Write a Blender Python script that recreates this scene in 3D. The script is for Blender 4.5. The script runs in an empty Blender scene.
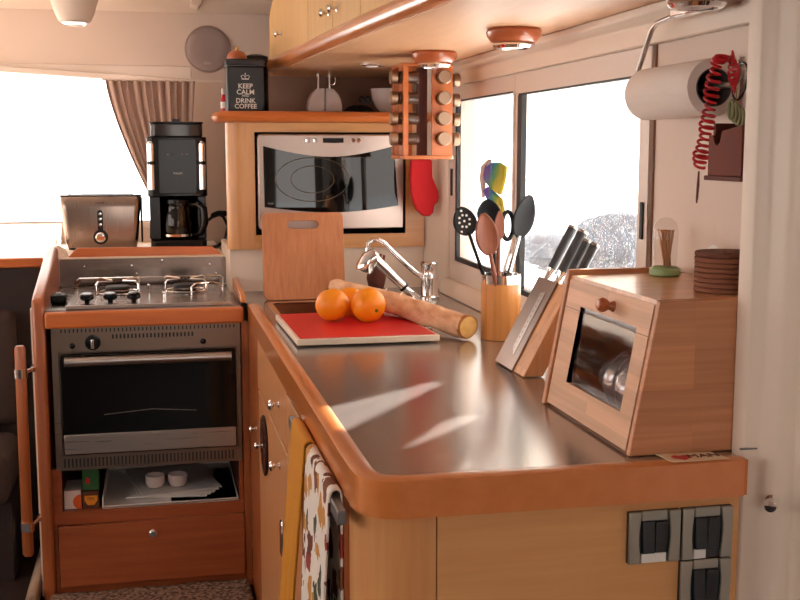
import bpy, bmesh, math, random
from mathutils import Vector, Matrix
random.seed(7)
SC = bpy.context.scene
COL = SC.collection
PI = math.pi

def srgb(r, g, b):
    f = lambda c: (c/255/12.92) if c/255 <= .04045 else ((c/255+.055)/1.055)**2.4
    return (f(r), f(g), f(b), 1.0)

# ---------------------------------------------------------------- camera
cam_d = bpy.data.cameras.new('camera'); cam = bpy.data.objects.new('camera', cam_d); COL.objects.link(cam)
cam.location = (0, 0, 1.35)
cam.rotation_euler = (math.radians(90-7.65), 0, math.radians(-12.4))
cam_d.sensor_width = 36; cam_d.lens = 50.22; cam_d.clip_start = .05
SC.camera = cam
# ---------------------------------------------------------------- world, sun, exposure
w = bpy.data.worlds.new('world'); SC.world = w; w.use_nodes = True
wn = w.node_tree; bg = wn.nodes['Background']
tc = wn.nodes.new('ShaderNodeTexCoord'); sx = wn.nodes.new('ShaderNodeSeparateXYZ'); rp = wn.nodes.new('ShaderNodeValToRGB')
wn.links.new(tc.outputs['Generated'], sx.inputs[0]); wn.links.new(sx.outputs[2], rp.inputs[0])
rp.color_ramp.elements[0].position = 0.0; rp.color_ramp.elements[0].color = (1, .90, .83, 1)
rp.color_ramp.elements[1].position = .5; rp.color_ramp.elements[1].color = (1, .93, .88, 1)
wn.links.new(rp.outputs[0], bg.inputs[0]); bg.inputs[1].default_value = 4.6
AZ, EL = math.radians(47), math.radians(29.5)
SUND = Vector((math.sin(math.radians(90)-AZ)*math.cos(EL), math.cos(math.radians(90)-AZ)*math.cos(EL), math.sin(EL)))
sd = bpy.data.lights.new('sun', 'SUN'); sd.energy = 38; sd.angle = math.radians(.6); sd.color = (1, .93, .84)
so = bpy.data.objects.new('sun', sd); COL.objects.link(so); so.rotation_euler = SUND.to_track_quat('Z', 'Y').to_euler()
so.location = (5, 5, 6)
SC.view_settings.view_transform = 'Standard'; SC.view_settings.look = 'None'
SC.view_settings.exposure = -0.08; SC.view_settings.gamma = 1; SC.view_settings.use_curve_mapping = False

# ---------------------------------------------------------------- materials
def newmat(name):
    m = bpy.data.materials.new(name); m.use_nodes = True
    return m, m.node_tree, m.node_tree.nodes['Principled BSDF']
def setp(b, **k):
    for n, v in k.items():
        b.inputs[n.replace('_', ' ')].default_value = v
def plain(name, c, rough=.5, metal=0, bump=0, bscale=200, var=.0, **k):
    m, nt, b = newmat(name); setp(b, Base_Color=c, Roughness=rough, Metallic=metal, **k)
    tcn = nt.nodes.new('ShaderNodeTexCoord')
    if var:
        n = nt.nodes.new('ShaderNodeTexNoise'); n.inputs['Scale'].default_value = 14; n.inputs['Detail'].default_value = 5
        nt.links.new(tcn.outputs['Object'], n.inputs['Vector'])
        mx = nt.nodes.new('ShaderNodeMix'); mx.data_type = 'RGBA'
        mx.inputs[6].default_value = c; mx.inputs[7].default_value = tuple(x*(1-var) for x in c[:3])+(1,)
        nt.links.new(n.outputs[0], mx.inputs[0]); nt.links.new(mx.outputs[2], b.inputs['Base Color'])
    if bump:
        n = nt.nodes.new('ShaderNodeTexNoise'); n.inputs['Scale'].default_value = bscale; n.inputs['Detail'].default_value = 3
        nt.links.new(tcn.outputs['Object'], n.inputs['Vector'])
        bp = nt.nodes.new('ShaderNodeBump'); bp.inputs['Strength'].default_value = bump; bp.inputs['Distance'].default_value = .002
        nt.links.new(n.outputs[0], bp.inputs['Height']); nt.links.new(bp.outputs[0], b.inputs['Normal'])
    return m
def wood(name, c1, c2, axis='x', rough=.35, fine=90, coat=.0, strips=0):
    m, nt, b = newmat(name); setp(b, Roughness=rough)
    if coat: setp(b, Coat_Weight=coat, Coat_Roughness=.2)
    tcn = nt.nodes.new('ShaderNodeTexCoord'); mp = nt.nodes.new('ShaderNodeMapping')
    s = {'x': (4, fine, fine), 'y': (fine, 4, fine), 'z': (fine, fine, 4)}[axis]
    mp.inputs['Scale'].default_value = s
    nt.links.new(tcn.outputs['Object'], mp.inputs[0])
    n = nt.nodes.new('ShaderNodeTexNoise'); n.inputs['Scale'].default_value = 1; n.inputs['Detail'].default_value = 6
    n.inputs['Roughness'].default_value = .6; nt.links.new(mp.outputs[0], n.inputs['Vector'])
    r = nt.nodes.new('ShaderNodeValToRGB'); r.color_ramp.elements[0].position = .3; r.color_ramp.elements[1].position = .72
    r.color_ramp.elements[0].color = c1; r.color_ramp.elements[1].color = c2
    nt.links.new(n.outputs[0], r.inputs[0])
    out = r.outputs[0]
    if strips:
        mp2 = nt.nodes.new('ShaderNodeMapping'); t = {'x': (6, strips, strips), 'y': (strips, 6, strips), 'z': (strips, strips, 6)}[axis]
        mp2.inputs['Scale'].default_value = t; nt.links.new(tcn.outputs['Object'], mp2.inputs[0])
        sn = nt.nodes.new('ShaderNodeVectorMath'); sn.operation = 'FLOOR'; nt.links.new(mp2.outputs[0], sn.inputs[0])
        wnn = nt.nodes.new('ShaderNodeTexWhiteNoise'); nt.links.new(sn.outputs[0], wnn.inputs['Vector'])
        hs = nt.nodes.new('ShaderNodeHueSaturation'); ma = nt.nodes.new('ShaderNodeMapRange')
        ma.inputs[3].default_value = .88; ma.inputs[4].default_value = 1.1
        nt.links.new(wnn.outputs[0], ma.inputs[0]); nt.links.new(ma.outputs[0], hs.inputs['Value']); nt.links.new(out, hs.inputs['Color'])
        out = hs.outputs[0]
    nt.links.new(out, b.inputs['Base Color'])
    return m
def brushed(name, c, rough, axis='x', aniso=.0, amt=.08):
    m, nt, b = newmat(name); setp(b, Base_Color=c, Metallic=1.0, Roughness=rough)
    tcn = nt.nodes.new('ShaderNodeTexCoord'); mp = nt.nodes.new('ShaderNodeMapping')
    mp.inputs['Scale'].default_value = {'x': (6, 400, 400), 'y': (400, 6, 400), 'z': (400, 400, 6)}[axis]
    nt.links.new(tcn.outputs['Object'], mp.inputs[0])
    n = nt.nodes.new('ShaderNodeTexNoise'); n.inputs['Scale'].default_value = 1; n.inputs['Detail'].default_value = 3
    nt.links.new(mp.outputs[0], n.inputs['Vector'])
    ma = nt.nodes.new('ShaderNodeMapRange'); ma.inputs[3].default_value = rough-amt; ma.inputs[4].default_value = rough+amt
    nt.links.new(n.outputs[0], ma.inputs[0]); nt.links.new(ma.outputs[0], b.inputs['Roughness'])
    return m
def glass(name, c=(1, 1, 1, 1), rough=0.0, alpha=None):
    m, nt, b = newmat(name); setp(b, Base_Color=c, Roughness=rough, Transmission_Weight=1.0, IOR=1.45)
    return m

M = {}
M['edge'] = wood('cherry_edge_wood', srgb(212, 122, 60), srgb(222, 136, 72), 'y', .28, 30, .9)
M['edge_x'] = wood('cherry_edge_wood_across', srgb(200, 104, 48), srgb(216, 124, 60), 'x', .3, 40, .4)
M['red'] = wood('cherry_cabinet_wood', srgb(150, 74, 40), srgb(172, 92, 50), 'x', .38, 60)
M['redz'] = wood('cherry_upright_wood', srgb(160, 84, 44), srgb(186, 106, 58), 'z', .35, 60, .3)
M['panel'] = wood('pale_pear_veneer', srgb(220, 158, 98), srgb(230, 172, 112), 'x', .4, 70)
M['door'] = wood('honey_veneer_door', srgb(196, 132, 84), srgb(210, 148, 98), 'z', .38, 70)
M['over'] = wood('golden_veneer_door', srgb(214, 166, 104), srgb(226, 182, 120), 'z', .4, 70)
M['mwcab'] = wood('honey_veneer_frame', srgb(206, 144, 86), srgb(220, 162, 100), 'x', .35, 70, .2)
M['bamboo'] = wood('bamboo', srgb(192, 126, 84), srgb(210, 148, 106), 'x', .42, 120, 0, 32)
M['bambooz'] = wood('bamboo_upright', srgb(184, 112, 68), srgb(204, 136, 90), 'z', .42, 120, 0, 0)
M['bamboopale'] = wood('pale_bamboo', srgb(214, 164, 128), srgb(230, 184, 150), 'y', .45, 120, 0, 45)
M['holder'] = wood('bamboo_orange', srgb(206, 136, 72), srgb(226, 158, 90), 'z', .35, 120, .2, 90)
M['spoon'] = wood('brown_spoon_wood', srgb(122, 62, 38), srgb(142, 78, 48), 'z', .5, 100)
M['lampwood'] = plain('lamp_wood', srgb(176, 92, 52), .3, Coat_Weight=.5)
M['soffit'] = wood('soffit_veneer', srgb(202, 152, 110), srgb(212, 164, 122), 'y', .4, 40)
M['cream'] = plain('cream_gelcoat', srgb(242, 224, 206), .35, 0, .03, 60)
M['wall'] = plain('cream_wall_lining', srgb(226, 206, 192), .55, 0, .05, 90)
M['liner'] = plain('headliner', srgb(222, 204, 190), .7, 0, .1, 300)
M['alu'] = plain('cream_window_frame', srgb(232, 216, 204), .35)
M['rubber'] = plain('black_gasket', srgb(30, 30, 32), .5)
M['black'] = plain('black_plastic', srgb(13, 14, 17), .22, Specular_IOR_Level=.35)
M['blackm'] = plain('black_matte', srgb(30, 31, 33), .5)
M['nylon'] = plain('black_nylon', srgb(30, 31, 34), .5, Specular_IOR_Level=.25)
M['chrome'] = plain('chrome', (.85, .85, .86, 1), .08, 1)
M['lidmetal'] = plain('jar_lid_metal', srgb(168, 140, 118), .42, 1)
M['steel'] = brushed('brushed_steel', srgb(190, 184, 178), .3, 'x')
M['ovensteel'] = brushed('oven_steel', srgb(150, 134, 122), .3, 'x')
M['counter'] = brushed('counter_steel', srgb(174, 167, 164), .2, 'y', 0, .015)
setp(M['counter'].node_tree.nodes['Principled BSDF'], Metallic=.8)
M['hobsteel'] = brushed('hob_steel', srgb(150, 138, 130), .25, 'x')
M['splash'] = brushed('splash_steel', srgb(138, 124, 116), .2, 'x')
M['silver'] = plain('silver_paint', srgb(188, 170, 160), .35, .6)
M['blackglass'] = plain('black_glass', srgb(10, 11, 12), .04, 0, Specular_IOR_Level=.45)
M['ovenglass'] = plain('oven_glass', srgb(9, 7, 7), .08)
M['white'] = plain('white', srgb(236, 232, 226), .4)
M['porcelain'] = plain('white_porcelain', srgb(232, 218, 212), .2)
M['paper'] = plain('paper_towel', srgb(240, 226, 216), .9, 0, .4, 400)
M['dark'] = plain('dark_brown_lining', srgb(44, 28, 24), .6, 0, .2, 80)
M['cushion'] = plain('dark_cushion', srgb(58, 40, 34), .75, 0, .3, 60)
M['redcloth'] = plain('red_cotton', srgb(196, 22, 30), .85, 0, .5, 300)
M['redboard'] = plain('red_board', srgb(206, 24, 38), .38)
M['redcord'] = plain('red_cord', srgb(190, 24, 34), .3)
M['grey'] = plain('grey_plastic', srgb(120, 116, 114), .4, .3)
M['switchblk'] = plain('switch_black', srgb(38, 40, 44), .35)
M['switchsil'] = plain('switch_silver', srgb(168, 164, 152), .3, .6)
M['text'] = plain('white_print', srgb(226, 218, 208), .5)
M['tin'] = plain('black_tin', srgb(26, 24, 26), .35)
M['cork'] = plain('cork', srgb(150, 92, 66), .85, 0, .9, 300, .35)
M['terracotta'] = plain('rust_wood', srgb(118, 52, 36), .7, 0, .1, 60, .2)
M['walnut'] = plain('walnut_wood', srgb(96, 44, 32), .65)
M['greenp'] = plain('green_plastic', srgb(150, 176, 120), .4)
M['glass'] = glass('clear_glass')
M['pane'] = None
M['cord'] = plain('black_rubber_cord', srgb(18, 18, 20), .45)
M['pick'] = plain('toothpick_wood', srgb(206, 150, 104), .6)
M['spice'] = plain('brown_spice', srgb(112, 70, 42), .8, 0, .6, 300, .5)
M['coffee'] = plain('dark_coffee', srgb(30, 14, 8), .1)
M['string'] = plain('green_string', srgb(150, 150, 110), .8)
M['mat'] = plain('woven_mat', srgb(188, 158, 134), .95, 0, 1, 150, .5)
def orangemat():
    m, nt, b = newmat('orange_peel'); setp(b, Base_Color=srgb(250, 148, 16), Roughness=.38, Subsurface_Weight=.1)
    b.inputs['Subsurface Radius'].default_value = (.01, .004, .001)
    t = nt.nodes.new('ShaderNodeTexCoord'); n = nt.nodes.new('ShaderNodeTexVoronoi'); n.inputs['Scale'].default_value = 420
    nt.links.new(t.outputs['Object'], n.inputs['Vector'])
    bp = nt.nodes.new('ShaderNodeBump'); bp.inputs['Strength'].default_value = .25; bp.inputs['Distance'].default_value = .001
    nt.links.new(n.outputs[0], bp.inputs['Height']); nt.links.new(bp.outputs[0], b.inputs['Normal'])
    return m
M['orange'] = orangemat()
def panemat(name, spots):
    # clear glazing: see-through glass with a faint reflection; salt spray dots where spots > 0
    m, nt, b = newmat(name); nt.nodes.remove(b); out = nt.nodes['Material Output']
    tr = nt.nodes.new('ShaderNodeBsdfTransparent'); gl = nt.nodes.new('ShaderNodeBsdfGlossy'); gl.inputs['Roughness'].default_value = .02
    fr = nt.nodes.new('ShaderNodeFresnel'); fr.inputs[0].default_value = 1.45
    mx = nt.nodes.new('ShaderNodeMixShader'); nt.links.new(fr.outputs[0], mx.inputs[0])
    nt.links.new(tr.outputs[0], mx.inputs[1]); nt.links.new(gl.outputs[0], mx.inputs[2])
    ff = nt.nodes.new('ShaderNodeNewGeometry'); iv = nt.nodes.new('ShaderNodeMath'); iv.operation = 'SUBTRACT'; iv.inputs[0].default_value = 1
    nt.links.new(ff.outputs['Backfacing'], iv.inputs[1]); ml = nt.nodes.new('ShaderNodeMath'); ml.operation = 'MULTIPLY'
    nt.links.new(iv.outputs[0], ml.inputs[0]); nt.links.new(fr.outputs[0], ml.inputs[1]); nt.links.new(ml.outputs[0], mx.inputs[0])
    res = mx.outputs[0]
    if spots:
        t = nt.nodes.new('ShaderNodeTexCoord'); v = nt.nodes.new('ShaderNodeTexVoronoi'); v.inputs['Scale'].default_value = 150
        nt.links.new(t.outputs['Object'], v.inputs['Vector'])
        n = nt.nodes.new('ShaderNodeTexNoise'); n.inputs['Scale'].default_value = 9; nt.links.new(t.outputs['Object'], n.inputs['Vector'])
        c = nt.nodes.new('ShaderNodeMath'); c.operation = 'MULTIPLY'; c.inputs[1].default_value = .62; nt.links.new(n.outputs[0], c.inputs[0])
        l = nt.nodes.new('ShaderNodeMath'); l.operation = 'LESS_THAN'; nt.links.new(v.outputs['Distance'], l.inputs[0]); nt.links.new(c.outputs[0], l.inputs[1])
        s = nt.nodes.new('ShaderNodeMath'); s.operation = 'MULTIPLY_ADD'; s.inputs[1].default_value = spots; s.inputs[2].default_value = .03; nt.links.new(l.outputs[0], s.inputs[0])
        d = nt.nodes.new('ShaderNodeBsdfTranslucent'); d.inputs[0].default_value = (.95, .95, .95, 1)
        m2 = nt.nodes.new('ShaderNodeMixShader'); nt.links.new(s.outputs[0], m2.inputs[0]); nt.links.new(res, m2.inputs[1]); nt.links.new(d.outputs[0], m2.inputs[2])
        res = m2.outputs[0]
    nt.links.new(res, out.inputs[0])
    return m
M['pane'] = panemat('window_pane', 0); M['saltpane'] = panemat('salt_spotted_pane', .16)
def clearplastic():
    m, nt, b = newmat('thin_clear_glass'); nt.nodes.remove(b); out = nt.nodes['Material Output']
    tr = nt.nodes.new('ShaderNodeBsdfTransparent'); tr.inputs[0].default_value = (.93, .93, .92, 1)
    gl = nt.nodes.new('ShaderNodeBsdfGlossy'); gl.inputs['Roughness'].default_value = .05
    fr = nt.nodes.new('ShaderNodeFresnel'); fr.inputs[0].default_value = 1.5
    mx = nt.nodes.new('ShaderNodeMixShader'); nt.links.new(fr.outputs[0], mx.inputs[0])
    ff = nt.nodes.new('ShaderNodeNewGeometry'); iv = nt.nodes.new('ShaderNodeMath'); iv.operation = 'SUBTRACT'; iv.inputs[0].default_value = 1
    nt.links.new(ff.outputs['Backfacing'], iv.inputs[1]); ml = nt.nodes.new('ShaderNodeMath'); ml.operation = 'MULTIPLY'
    nt.links.new(iv.outputs[0], ml.inputs[0]); nt.links.new(fr.outputs[0], ml.inputs[1]); nt.links.new(ml.outputs[0], mx.inputs[0])
    nt.links.new(tr.outputs[0], mx.inputs[1]); nt.links.new(gl.outputs[0], mx.inputs[2]); nt.links.new(mx.outputs[0], out.inputs[0])
    return m
M['thin'] = clearplastic()
def fabric(name, c, trans=.3, bump=.3, wave=0):
    m, nt, b = newmat(name); setp(b, Base_Color=c, Roughness=.9); out = nt.nodes['Material Output']
    d = nt.nodes.new('ShaderNodeBsdfTranslucent'); d.inputs[0].default_value = c
    mx = nt.nodes.new('ShaderNodeMixShader'); mx.inputs[0].default_value = trans
    nt.links.new(b.outputs[0], mx.inputs[1]); nt.links.new(d.outputs[0], mx.inputs[2]); nt.links.new(mx.outputs[0], out.inputs[0])
    t = nt.nodes.new('ShaderNodeTexCoord'); n = nt.nodes.new('ShaderNodeTexNoise'); n.inputs['Scale'].default_value = 350
    nt.links.new(t.outputs['Object'], n.inputs['Vector'])
    bp = nt.nodes.new('ShaderNodeBump'); bp.inputs['Strength'].default_value = bump; bp.inputs['Distance'].default_value = .001
    nt.links.new(n.outputs[0], bp.inputs['Height']); nt.links.new(bp.outputs[0], b.inputs['Normal'])
    return m
M['curtain'] = fabric('beige_curtain_cloth', srgb(200, 174, 160), .25)
M['canvas'] = fabric('white_canvas', srgb(240, 238, 232), .35)
M['yellow'] = plain('mustard_towel', srgb(206, 134, 30), .95, 0, 1.0, 260)
def printed():
    m, nt, b = newmat('printed_tea_towel'); setp(b, Roughness=.9)
    t = nt.nodes.new('ShaderNodeTexCoord'); mp = nt.nodes.new('ShaderNodeMapping'); nt.links.new(t.outputs['Object'], mp.inputs[0])
    n0 = nt.nodes.new('ShaderNodeTexNoise'); n0.inputs['Scale'].default_value = 30; nt.links.new(mp.outputs[0], n0.inputs['Vector'])
    ad = nt.nodes.new('ShaderNodeMix'); ad.data_type = 'RGBA'; ad.inputs[0].default_value = .06
    nt.links.new(mp.outputs[0], ad.inputs[6]); nt.links.new(n0.outputs['Color'], ad.inputs[7])
    v = nt.nodes.new('ShaderNodeTexVoronoi'); v.inputs['Scale'].default_value = 22; nt.links.new(ad.outputs[2], v.inputs['Vector'])
    l = nt.nodes.new('ShaderNodeMath'); l.operation = 'LESS_THAN'; l.inputs[1].default_value = .44; nt.links.new(v.outputs['Distance'], l.inputs[0])
    r = nt.nodes.new('ShaderNodeValToRGB'); r.color_ramp.interpolation = 'CONSTANT'
    sp = nt.nodes.new('ShaderNodeSeparateColor'); nt.links.new(v.outputs['Color'], sp.inputs[0]); nt.links.new(sp.outputs[0], r.inputs[0])
    cr = r.color_ramp; cr.elements[0].color = srgb(110, 52, 30)
    for p, c in ((.25, srgb(198, 136, 62)), (.42, srgb(70, 74, 48)), (.52, srgb(150, 52, 42)), (.6, srgb(126, 70, 40)), (.78, srgb(232, 220, 208))):
        e = cr.elements.new(p); e.color = c
    cr.elements[-1].position = .92; cr.elements[-1].color = srgb(198, 136, 62)
    n1 = nt.nodes.new('ShaderNodeTexNoise'); n1.inputs['Scale'].default_value = 9; nt.links.new(mp.outputs[0], n1.inputs['Vector'])
    mx = nt.nodes.new('ShaderNodeMix'); mx.data_type = 'RGBA'; mx.inputs[6].default_value = srgb(232, 220, 208)
    nt.links.new(l.outputs[0], mx.inputs[0]); nt.links.new(r.outputs[0], mx.inputs[7]); nt.links.new(mx.outputs[2], b.inputs['Base Color'])
    return m
M['printed'] = printed()
def rainbow():
    m, nt, b = newmat('blue_yellow_print'); setp(b, Roughness=.9, Specular_IOR_Level=.05)
    t = nt.nodes.new('ShaderNodeTexCoord'); s = nt.nodes.new('ShaderNodeSeparateXYZ'); nt.links.new(t.outputs['Generated'], s.inputs[0])
    n = nt.nodes.new('ShaderNodeTexNoise'); n.inputs['Scale'].default_value = 4; nt.links.new(t.outputs['Generated'], n.inputs['Vector'])
    a = nt.nodes.new('ShaderNodeMath'); a.operation = 'MULTIPLY_ADD'; a.inputs[1].default_value = -.5; a.inputs[2].default_value = 1.05
    nt.links.new(s.outputs[2], a.inputs[0])
    a2 = nt.nodes.new('ShaderNodeMath'); a2.operation = 'MULTIPLY_ADD'; a2.inputs[1].default_value = .5; nt.links.new(n.outputs[0], a2.inputs[0])
    a3 = nt.nodes.new('ShaderNodeMath'); a3.operation = 'SUBTRACT'; nt.links.new(a.outputs[0], a3.inputs[0]); nt.links.new(s.outputs[1], a3.inputs[1])
    nt.links.new(a3.outputs[0], a2.inputs[2])
    r = nt.nodes.new('ShaderNodeValToRGB'); cr = r.color_ramp
    cr.elements[0].position = .1; cr.elements[0].color = srgb(8, 38, 96)
    e = cr.elements.new(.42); e.color = srgb(16, 74, 92); e = cr.elements.new(.6); e.color = srgb(54, 92, 34)
    cr.elements[-1].position = .8; cr.elements[-1].color = srgb(128, 112, 16)
    nt.links.new(a2.outputs[0], r.inputs[0]); nt.links.new(r.outputs[0], b.inputs['Base Color'])
    return m
M['rainbow'] = rainbow()
def crumple(name, c, c2):
    m, nt, b = newmat(name); setp(b, Roughness=.75)
    t = nt.nodes.new('ShaderNodeTexCoord'); mp = nt.nodes.new('ShaderNodeMapping'); mp.inputs['Scale'].default_value = (40, 12, 40)
    mp.inputs['Rotation'].default_value = (0, 0, 0.3)
    nt.links.new(t.outputs['Object'], mp.inputs[0]); n = nt.nodes.new('ShaderNodeTexNoise'); n.inputs['Scale'].default_value = 1; n.inputs['Detail'].default_value = 5
    nt.links.new(mp.outputs[0], n.inputs['Vector'])
    r = nt.nodes.new('ShaderNodeValToRGB'); r.color_ramp.elements[0].position = .35; r.color_ramp.elements[0].color = c; r.color_ramp.elements[1].position = .65; r.color_ramp.elements[1].color = c2
    nt.links.new(n.outputs[0], r.inputs[0]); nt.links.new(r.outputs[0], b.inputs['Base Color'])
    bp = nt.nodes.new('ShaderNodeBump'); bp.inputs['Strength'].default_value = .7; bp.inputs['Distance'].default_value = .005
    nt.links.new(n.outputs[0], bp.inputs['Height']); nt.links.new(bp.outputs[0], b.inputs['Normal'])
    return m
M['bag'] = crumple('brown_paper_bag', srgb(200, 144, 106), srgb(234, 188, 150))
M['crust'] = crumple('bread_crust', srgb(150, 88, 40), srgb(190, 124, 66))
M['crumb'] = crumple('bread_crumb', srgb(220, 166, 88), srgb(238, 196, 124))
M['plasticbag'] = plain('grey_shiny_film', srgb(190, 184, 190), .15, .6, 1, 26)
M['stone'] = plain('breakwater_stone', srgb(80, 86, 98), .9, 0, 1, 4, .6, Specular_IOR_Level=.05)
M['sea'] = plain('pale_water', srgb(190, 200, 208), .3, 0, .3, 2)
M['hull'] = plain('white_hull', srgb(236, 238, 240), .4)
M['hullblue'] = plain('pale_blue_hull', srgb(170, 190, 214), .4)

# ---------------------------------------------------------------- mesh helpers
class MB:
    def __init__(s): s.bm = bmesh.new(); s.mi = 0
    def _new(s, n0f):
        s.bm.faces.ensure_lookup_table()
        for f in s.bm.faces[n0f:]: f.material_index = s.mi
    def box(s, a, b, mat=None):
        nf = len(s.bm.faces)
        x0, y0, z0 = [min(a[i], b[i]) for i in range(3)]; x1, y1, z1 = [max(a[i], b[i]) for i in range(3)]
        v = [s.bm.verts.new(p) for p in ((x0,y0,z0),(x1,y0,z0),(x1,y1,z0),(x0,y1,z0),(x0,y0,z1),(x1,y0,z1),(x1,y1,z1),(x0,y1,z1))]
        if mat is not None:
            for q in v: q.co = mat @ q.co
        for f in ((3,2,1,0),(4,5,6,7),(0,1,5,4),(1,2,6,5),(2,3,7,6),(3,0,4,7)): s.bm.faces.new([v[i] for i in f])
        s._new(nf); return s
    def prism(s, poly, axis, a, b, mat=None):
        # poly in the two axes other than `axis`, in order (x,y,z minus axis)
        nf = len(s.bm.faces)
        def P(u, v, t):
            return {'x': (t, u, v), 'y': (u, t, v), 'z': (u, v, t)}[axis]
        A = [s.bm.verts.new(P(u, v, a)) for u, v in poly]; B = [s.bm.verts.new(P(u, v, b)) for u, v in poly]
        if mat is not None:
            for q in A+B: q.co = mat @ q.co
        n = len(poly)
        s.bm.faces.new(A); s.bm.faces.new(B[::-1])
        for i in range(n): s.bm.faces.new((A[i], B[i], B[(i+1) % n], A[(i+1) % n]))
        s._new(nf); return s
    def loft(s, rings, caps=True, closed=False):
        nf = len(s.bm.faces)
        R = [[s.bm.verts.new(p) for p in r] for r in rings]; n = len(R[0])
        rng = range(len(R)) if closed else range(len(R)-1)
        for i in rng:
            a, b = R[i], R[(i+1) % len(R)]
            for j in range(n): s.bm.faces.new((a[j], a[(j+1) % n], b[(j+1) % n], b[j]))
        if caps and not closed:
            s.bm.faces.new(R[0][::-1]); s.bm.faces.new(R[-1])
        s._new(nf); return s
    def tube(s, pts, r, seg=10, closed=False, caps=True, flat=None):
        pts = [Vector(p) for p in pts]; n = len(pts); rings = []
        rr = r if isinstance(r, (list, tuple)) else [r]*n
        prev = None
        for i, p in enumerate(pts):
            if closed: t = pts[(i+1) % n]-pts[i-1]
            else: t = pts[min(i+1, n-1)]-pts[max(i-1, 0)]
            t.normalize()
            if prev is None:
                u = t.orthogonal().normalized()
            else:
                u = (prev-t*prev.dot(t))
                u = u.normalized() if u.length > 1e-6 else t.orthogonal().normalized()
            prev = u; v = t.cross(u)
            rings.append([p+(u*math.cos(2*PI*k/seg)+v*math.sin(2*PI*k/seg))*rr[i] for k in range(seg)])
        return s.loft(rings, caps, closed)
    def cyl(s, a, b, r, r2=None, seg=24, caps=True):
        return s.tube([a, b], [r, r if r2 is None else r2], seg, caps=caps)
    def lathe(s, prof, c=(0, 0, 0), axis=(0, 0, 1), seg=32, sc=(1, 1, 1)):
        # prof: (radius, height along axis)
        nf = len(s.bm.faces)
        q = Vector((0, 0, 1)).rotation_difference(Vector(axis)).to_matrix(); c = Vector(c); R = []
        for r, h in prof:
            if r < 1e-6: R.append([s.bm.verts.new(c+q @ Vector((0, 0, h*sc[2])))])
            else: R.append([s.bm.verts.new(c+q @ Vector((r*math.cos(2*PI*k/seg)*sc[0], r*math.sin(2*PI*k/seg)*sc[1], h*sc[2]))) for k in range(seg)])
        for a, b in zip(R, R[1:]):
            if len(a) == 1 and len(b) == 1: continue
            for k in range(seg):
                k2 = (k+1) % seg
                if len(a) == 1: s.bm.faces.new((a[0], b[k2], b[k]))
                elif len(b) == 1: s.bm.faces.new((a[k], a[k2], b[0]))
                else: s.bm.faces.new((a[k], a[k2], b[k2], b[k]))
        for e, fl in ((R[0], True), (R[-1], False)):
            if len(e) > 2: s.bm.faces.new(e[::-1] if fl else e)
        s._new(nf); return s
    def ball(s, c, r, sc=(1, 1, 1), seg=24):
        k = seg//2
        return s.lathe([(r*math.sin(PI*i/k), -r*math.cos(PI*i/k)) for i in range(k+1)], c, (0, 0, 1), seg, sc)
    def sheet(s, fn, nu, nv):
        nf = len(s.bm.faces)
        g = [[s.bm.verts.new(fn(i/nu, j/nv)) for j in range(nv+1)] for i in range(nu+1)]
        for i in range(nu):
            for j in range(nv): s.bm.faces.new((g[i][j], g[i+1][j], g[i+1][j+1], g[i][j+1]))
        s._new(nf); return s
WM = {}
def wmat(o):
    m = Matrix.Identity(4)
    while o is not None:
        m = o.matrix_basis @ m; o = o.parent
    return m
def obj(name, mb, mat, parent=None, org=None, label=None, cat=None, group=None, kind=None, bevel=0, bseg=2, solid=0, sub=0, ang=35, weld=True):
    bm = mb.bm
    if weld: bmesh.ops.remove_doubles(bm, verts=bm.verts, dist=1e-6)
    bmesh.ops.recalc_face_normals(bm, faces=bm.faces)
    loc = Vector(org) if org is not None else Vector((0, 0, 0))
    T = wmat(parent) @ Matrix.Translation(loc) if parent else Matrix.Translation(loc)
    bm.transform(T.inverted())
    a = math.radians(ang)
    for f in bm.faces: f.smooth = True
    for e in bm.edges:
        if len(e.link_faces) == 2:
            try: e.smooth = e.calc_face_angle() < a
            except ValueError: e.smooth = False
        else: e.smooth = True
    me = bpy.data.meshes.new(name); bm.to_mesh(me); bm.free()
    for m in (mat if isinstance(mat, (list, tuple)) else [mat]): me.materials.append(M[m] if isinstance(m, str) else m)
    o = bpy.data.objects.new(name, me); COL.objects.link(o)
    if parent: o.parent = parent
    o.location = loc
    if solid:
        md = o.modifiers.new('solid', 'SOLIDIFY'); md.thickness = solid; md.offset = 0
    if sub:
        md = o.modifiers.new('sub', 'SUBSURF'); md.levels = sub; md.render_levels = sub
    if bevel:
        md = o.modifiers.new('bevel', 'BEVEL'); md.width = bevel; md.segments = bseg; md.limit_method = 'ANGLE'; md.angle_limit = math.radians(40); md.harden_normals = False
    if label: o['label'] = label
    if cat: o['category'] = cat
    if group: o['group'] = group
    if kind: o['kind'] = kind
    return o
def thing(name, label, cat, loc=(0, 0, 0), rot=(0, 0, 0), group=None):
    o = bpy.data.objects.new(name, None); COL.objects.link(o); o.empty_display_size = .05
    o.location = loc; o.rotation_euler = rot; o['label'] = label; o['category'] = cat
    if group: o['group'] = group
    return o
def struct(name, mb, mat, **k): return obj(name, mb, mat, kind='structure', **k)
def dup(root, loc=None, rot=None, label=None, group=None):
    r = root.copy(); COL.objects.link(r)
    if loc is not None: r.location = loc
    if rot is not None: r.rotation_euler = rot
    if label: r['label'] = label
    if group: r['group'] = group
    for ch in list(root.children):
        c = ch.copy(); COL.objects.link(c); c.parent = r
        for g in ch.children:
            d = g.copy(); COL.objects.link(d); d.parent = c
    return r
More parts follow.
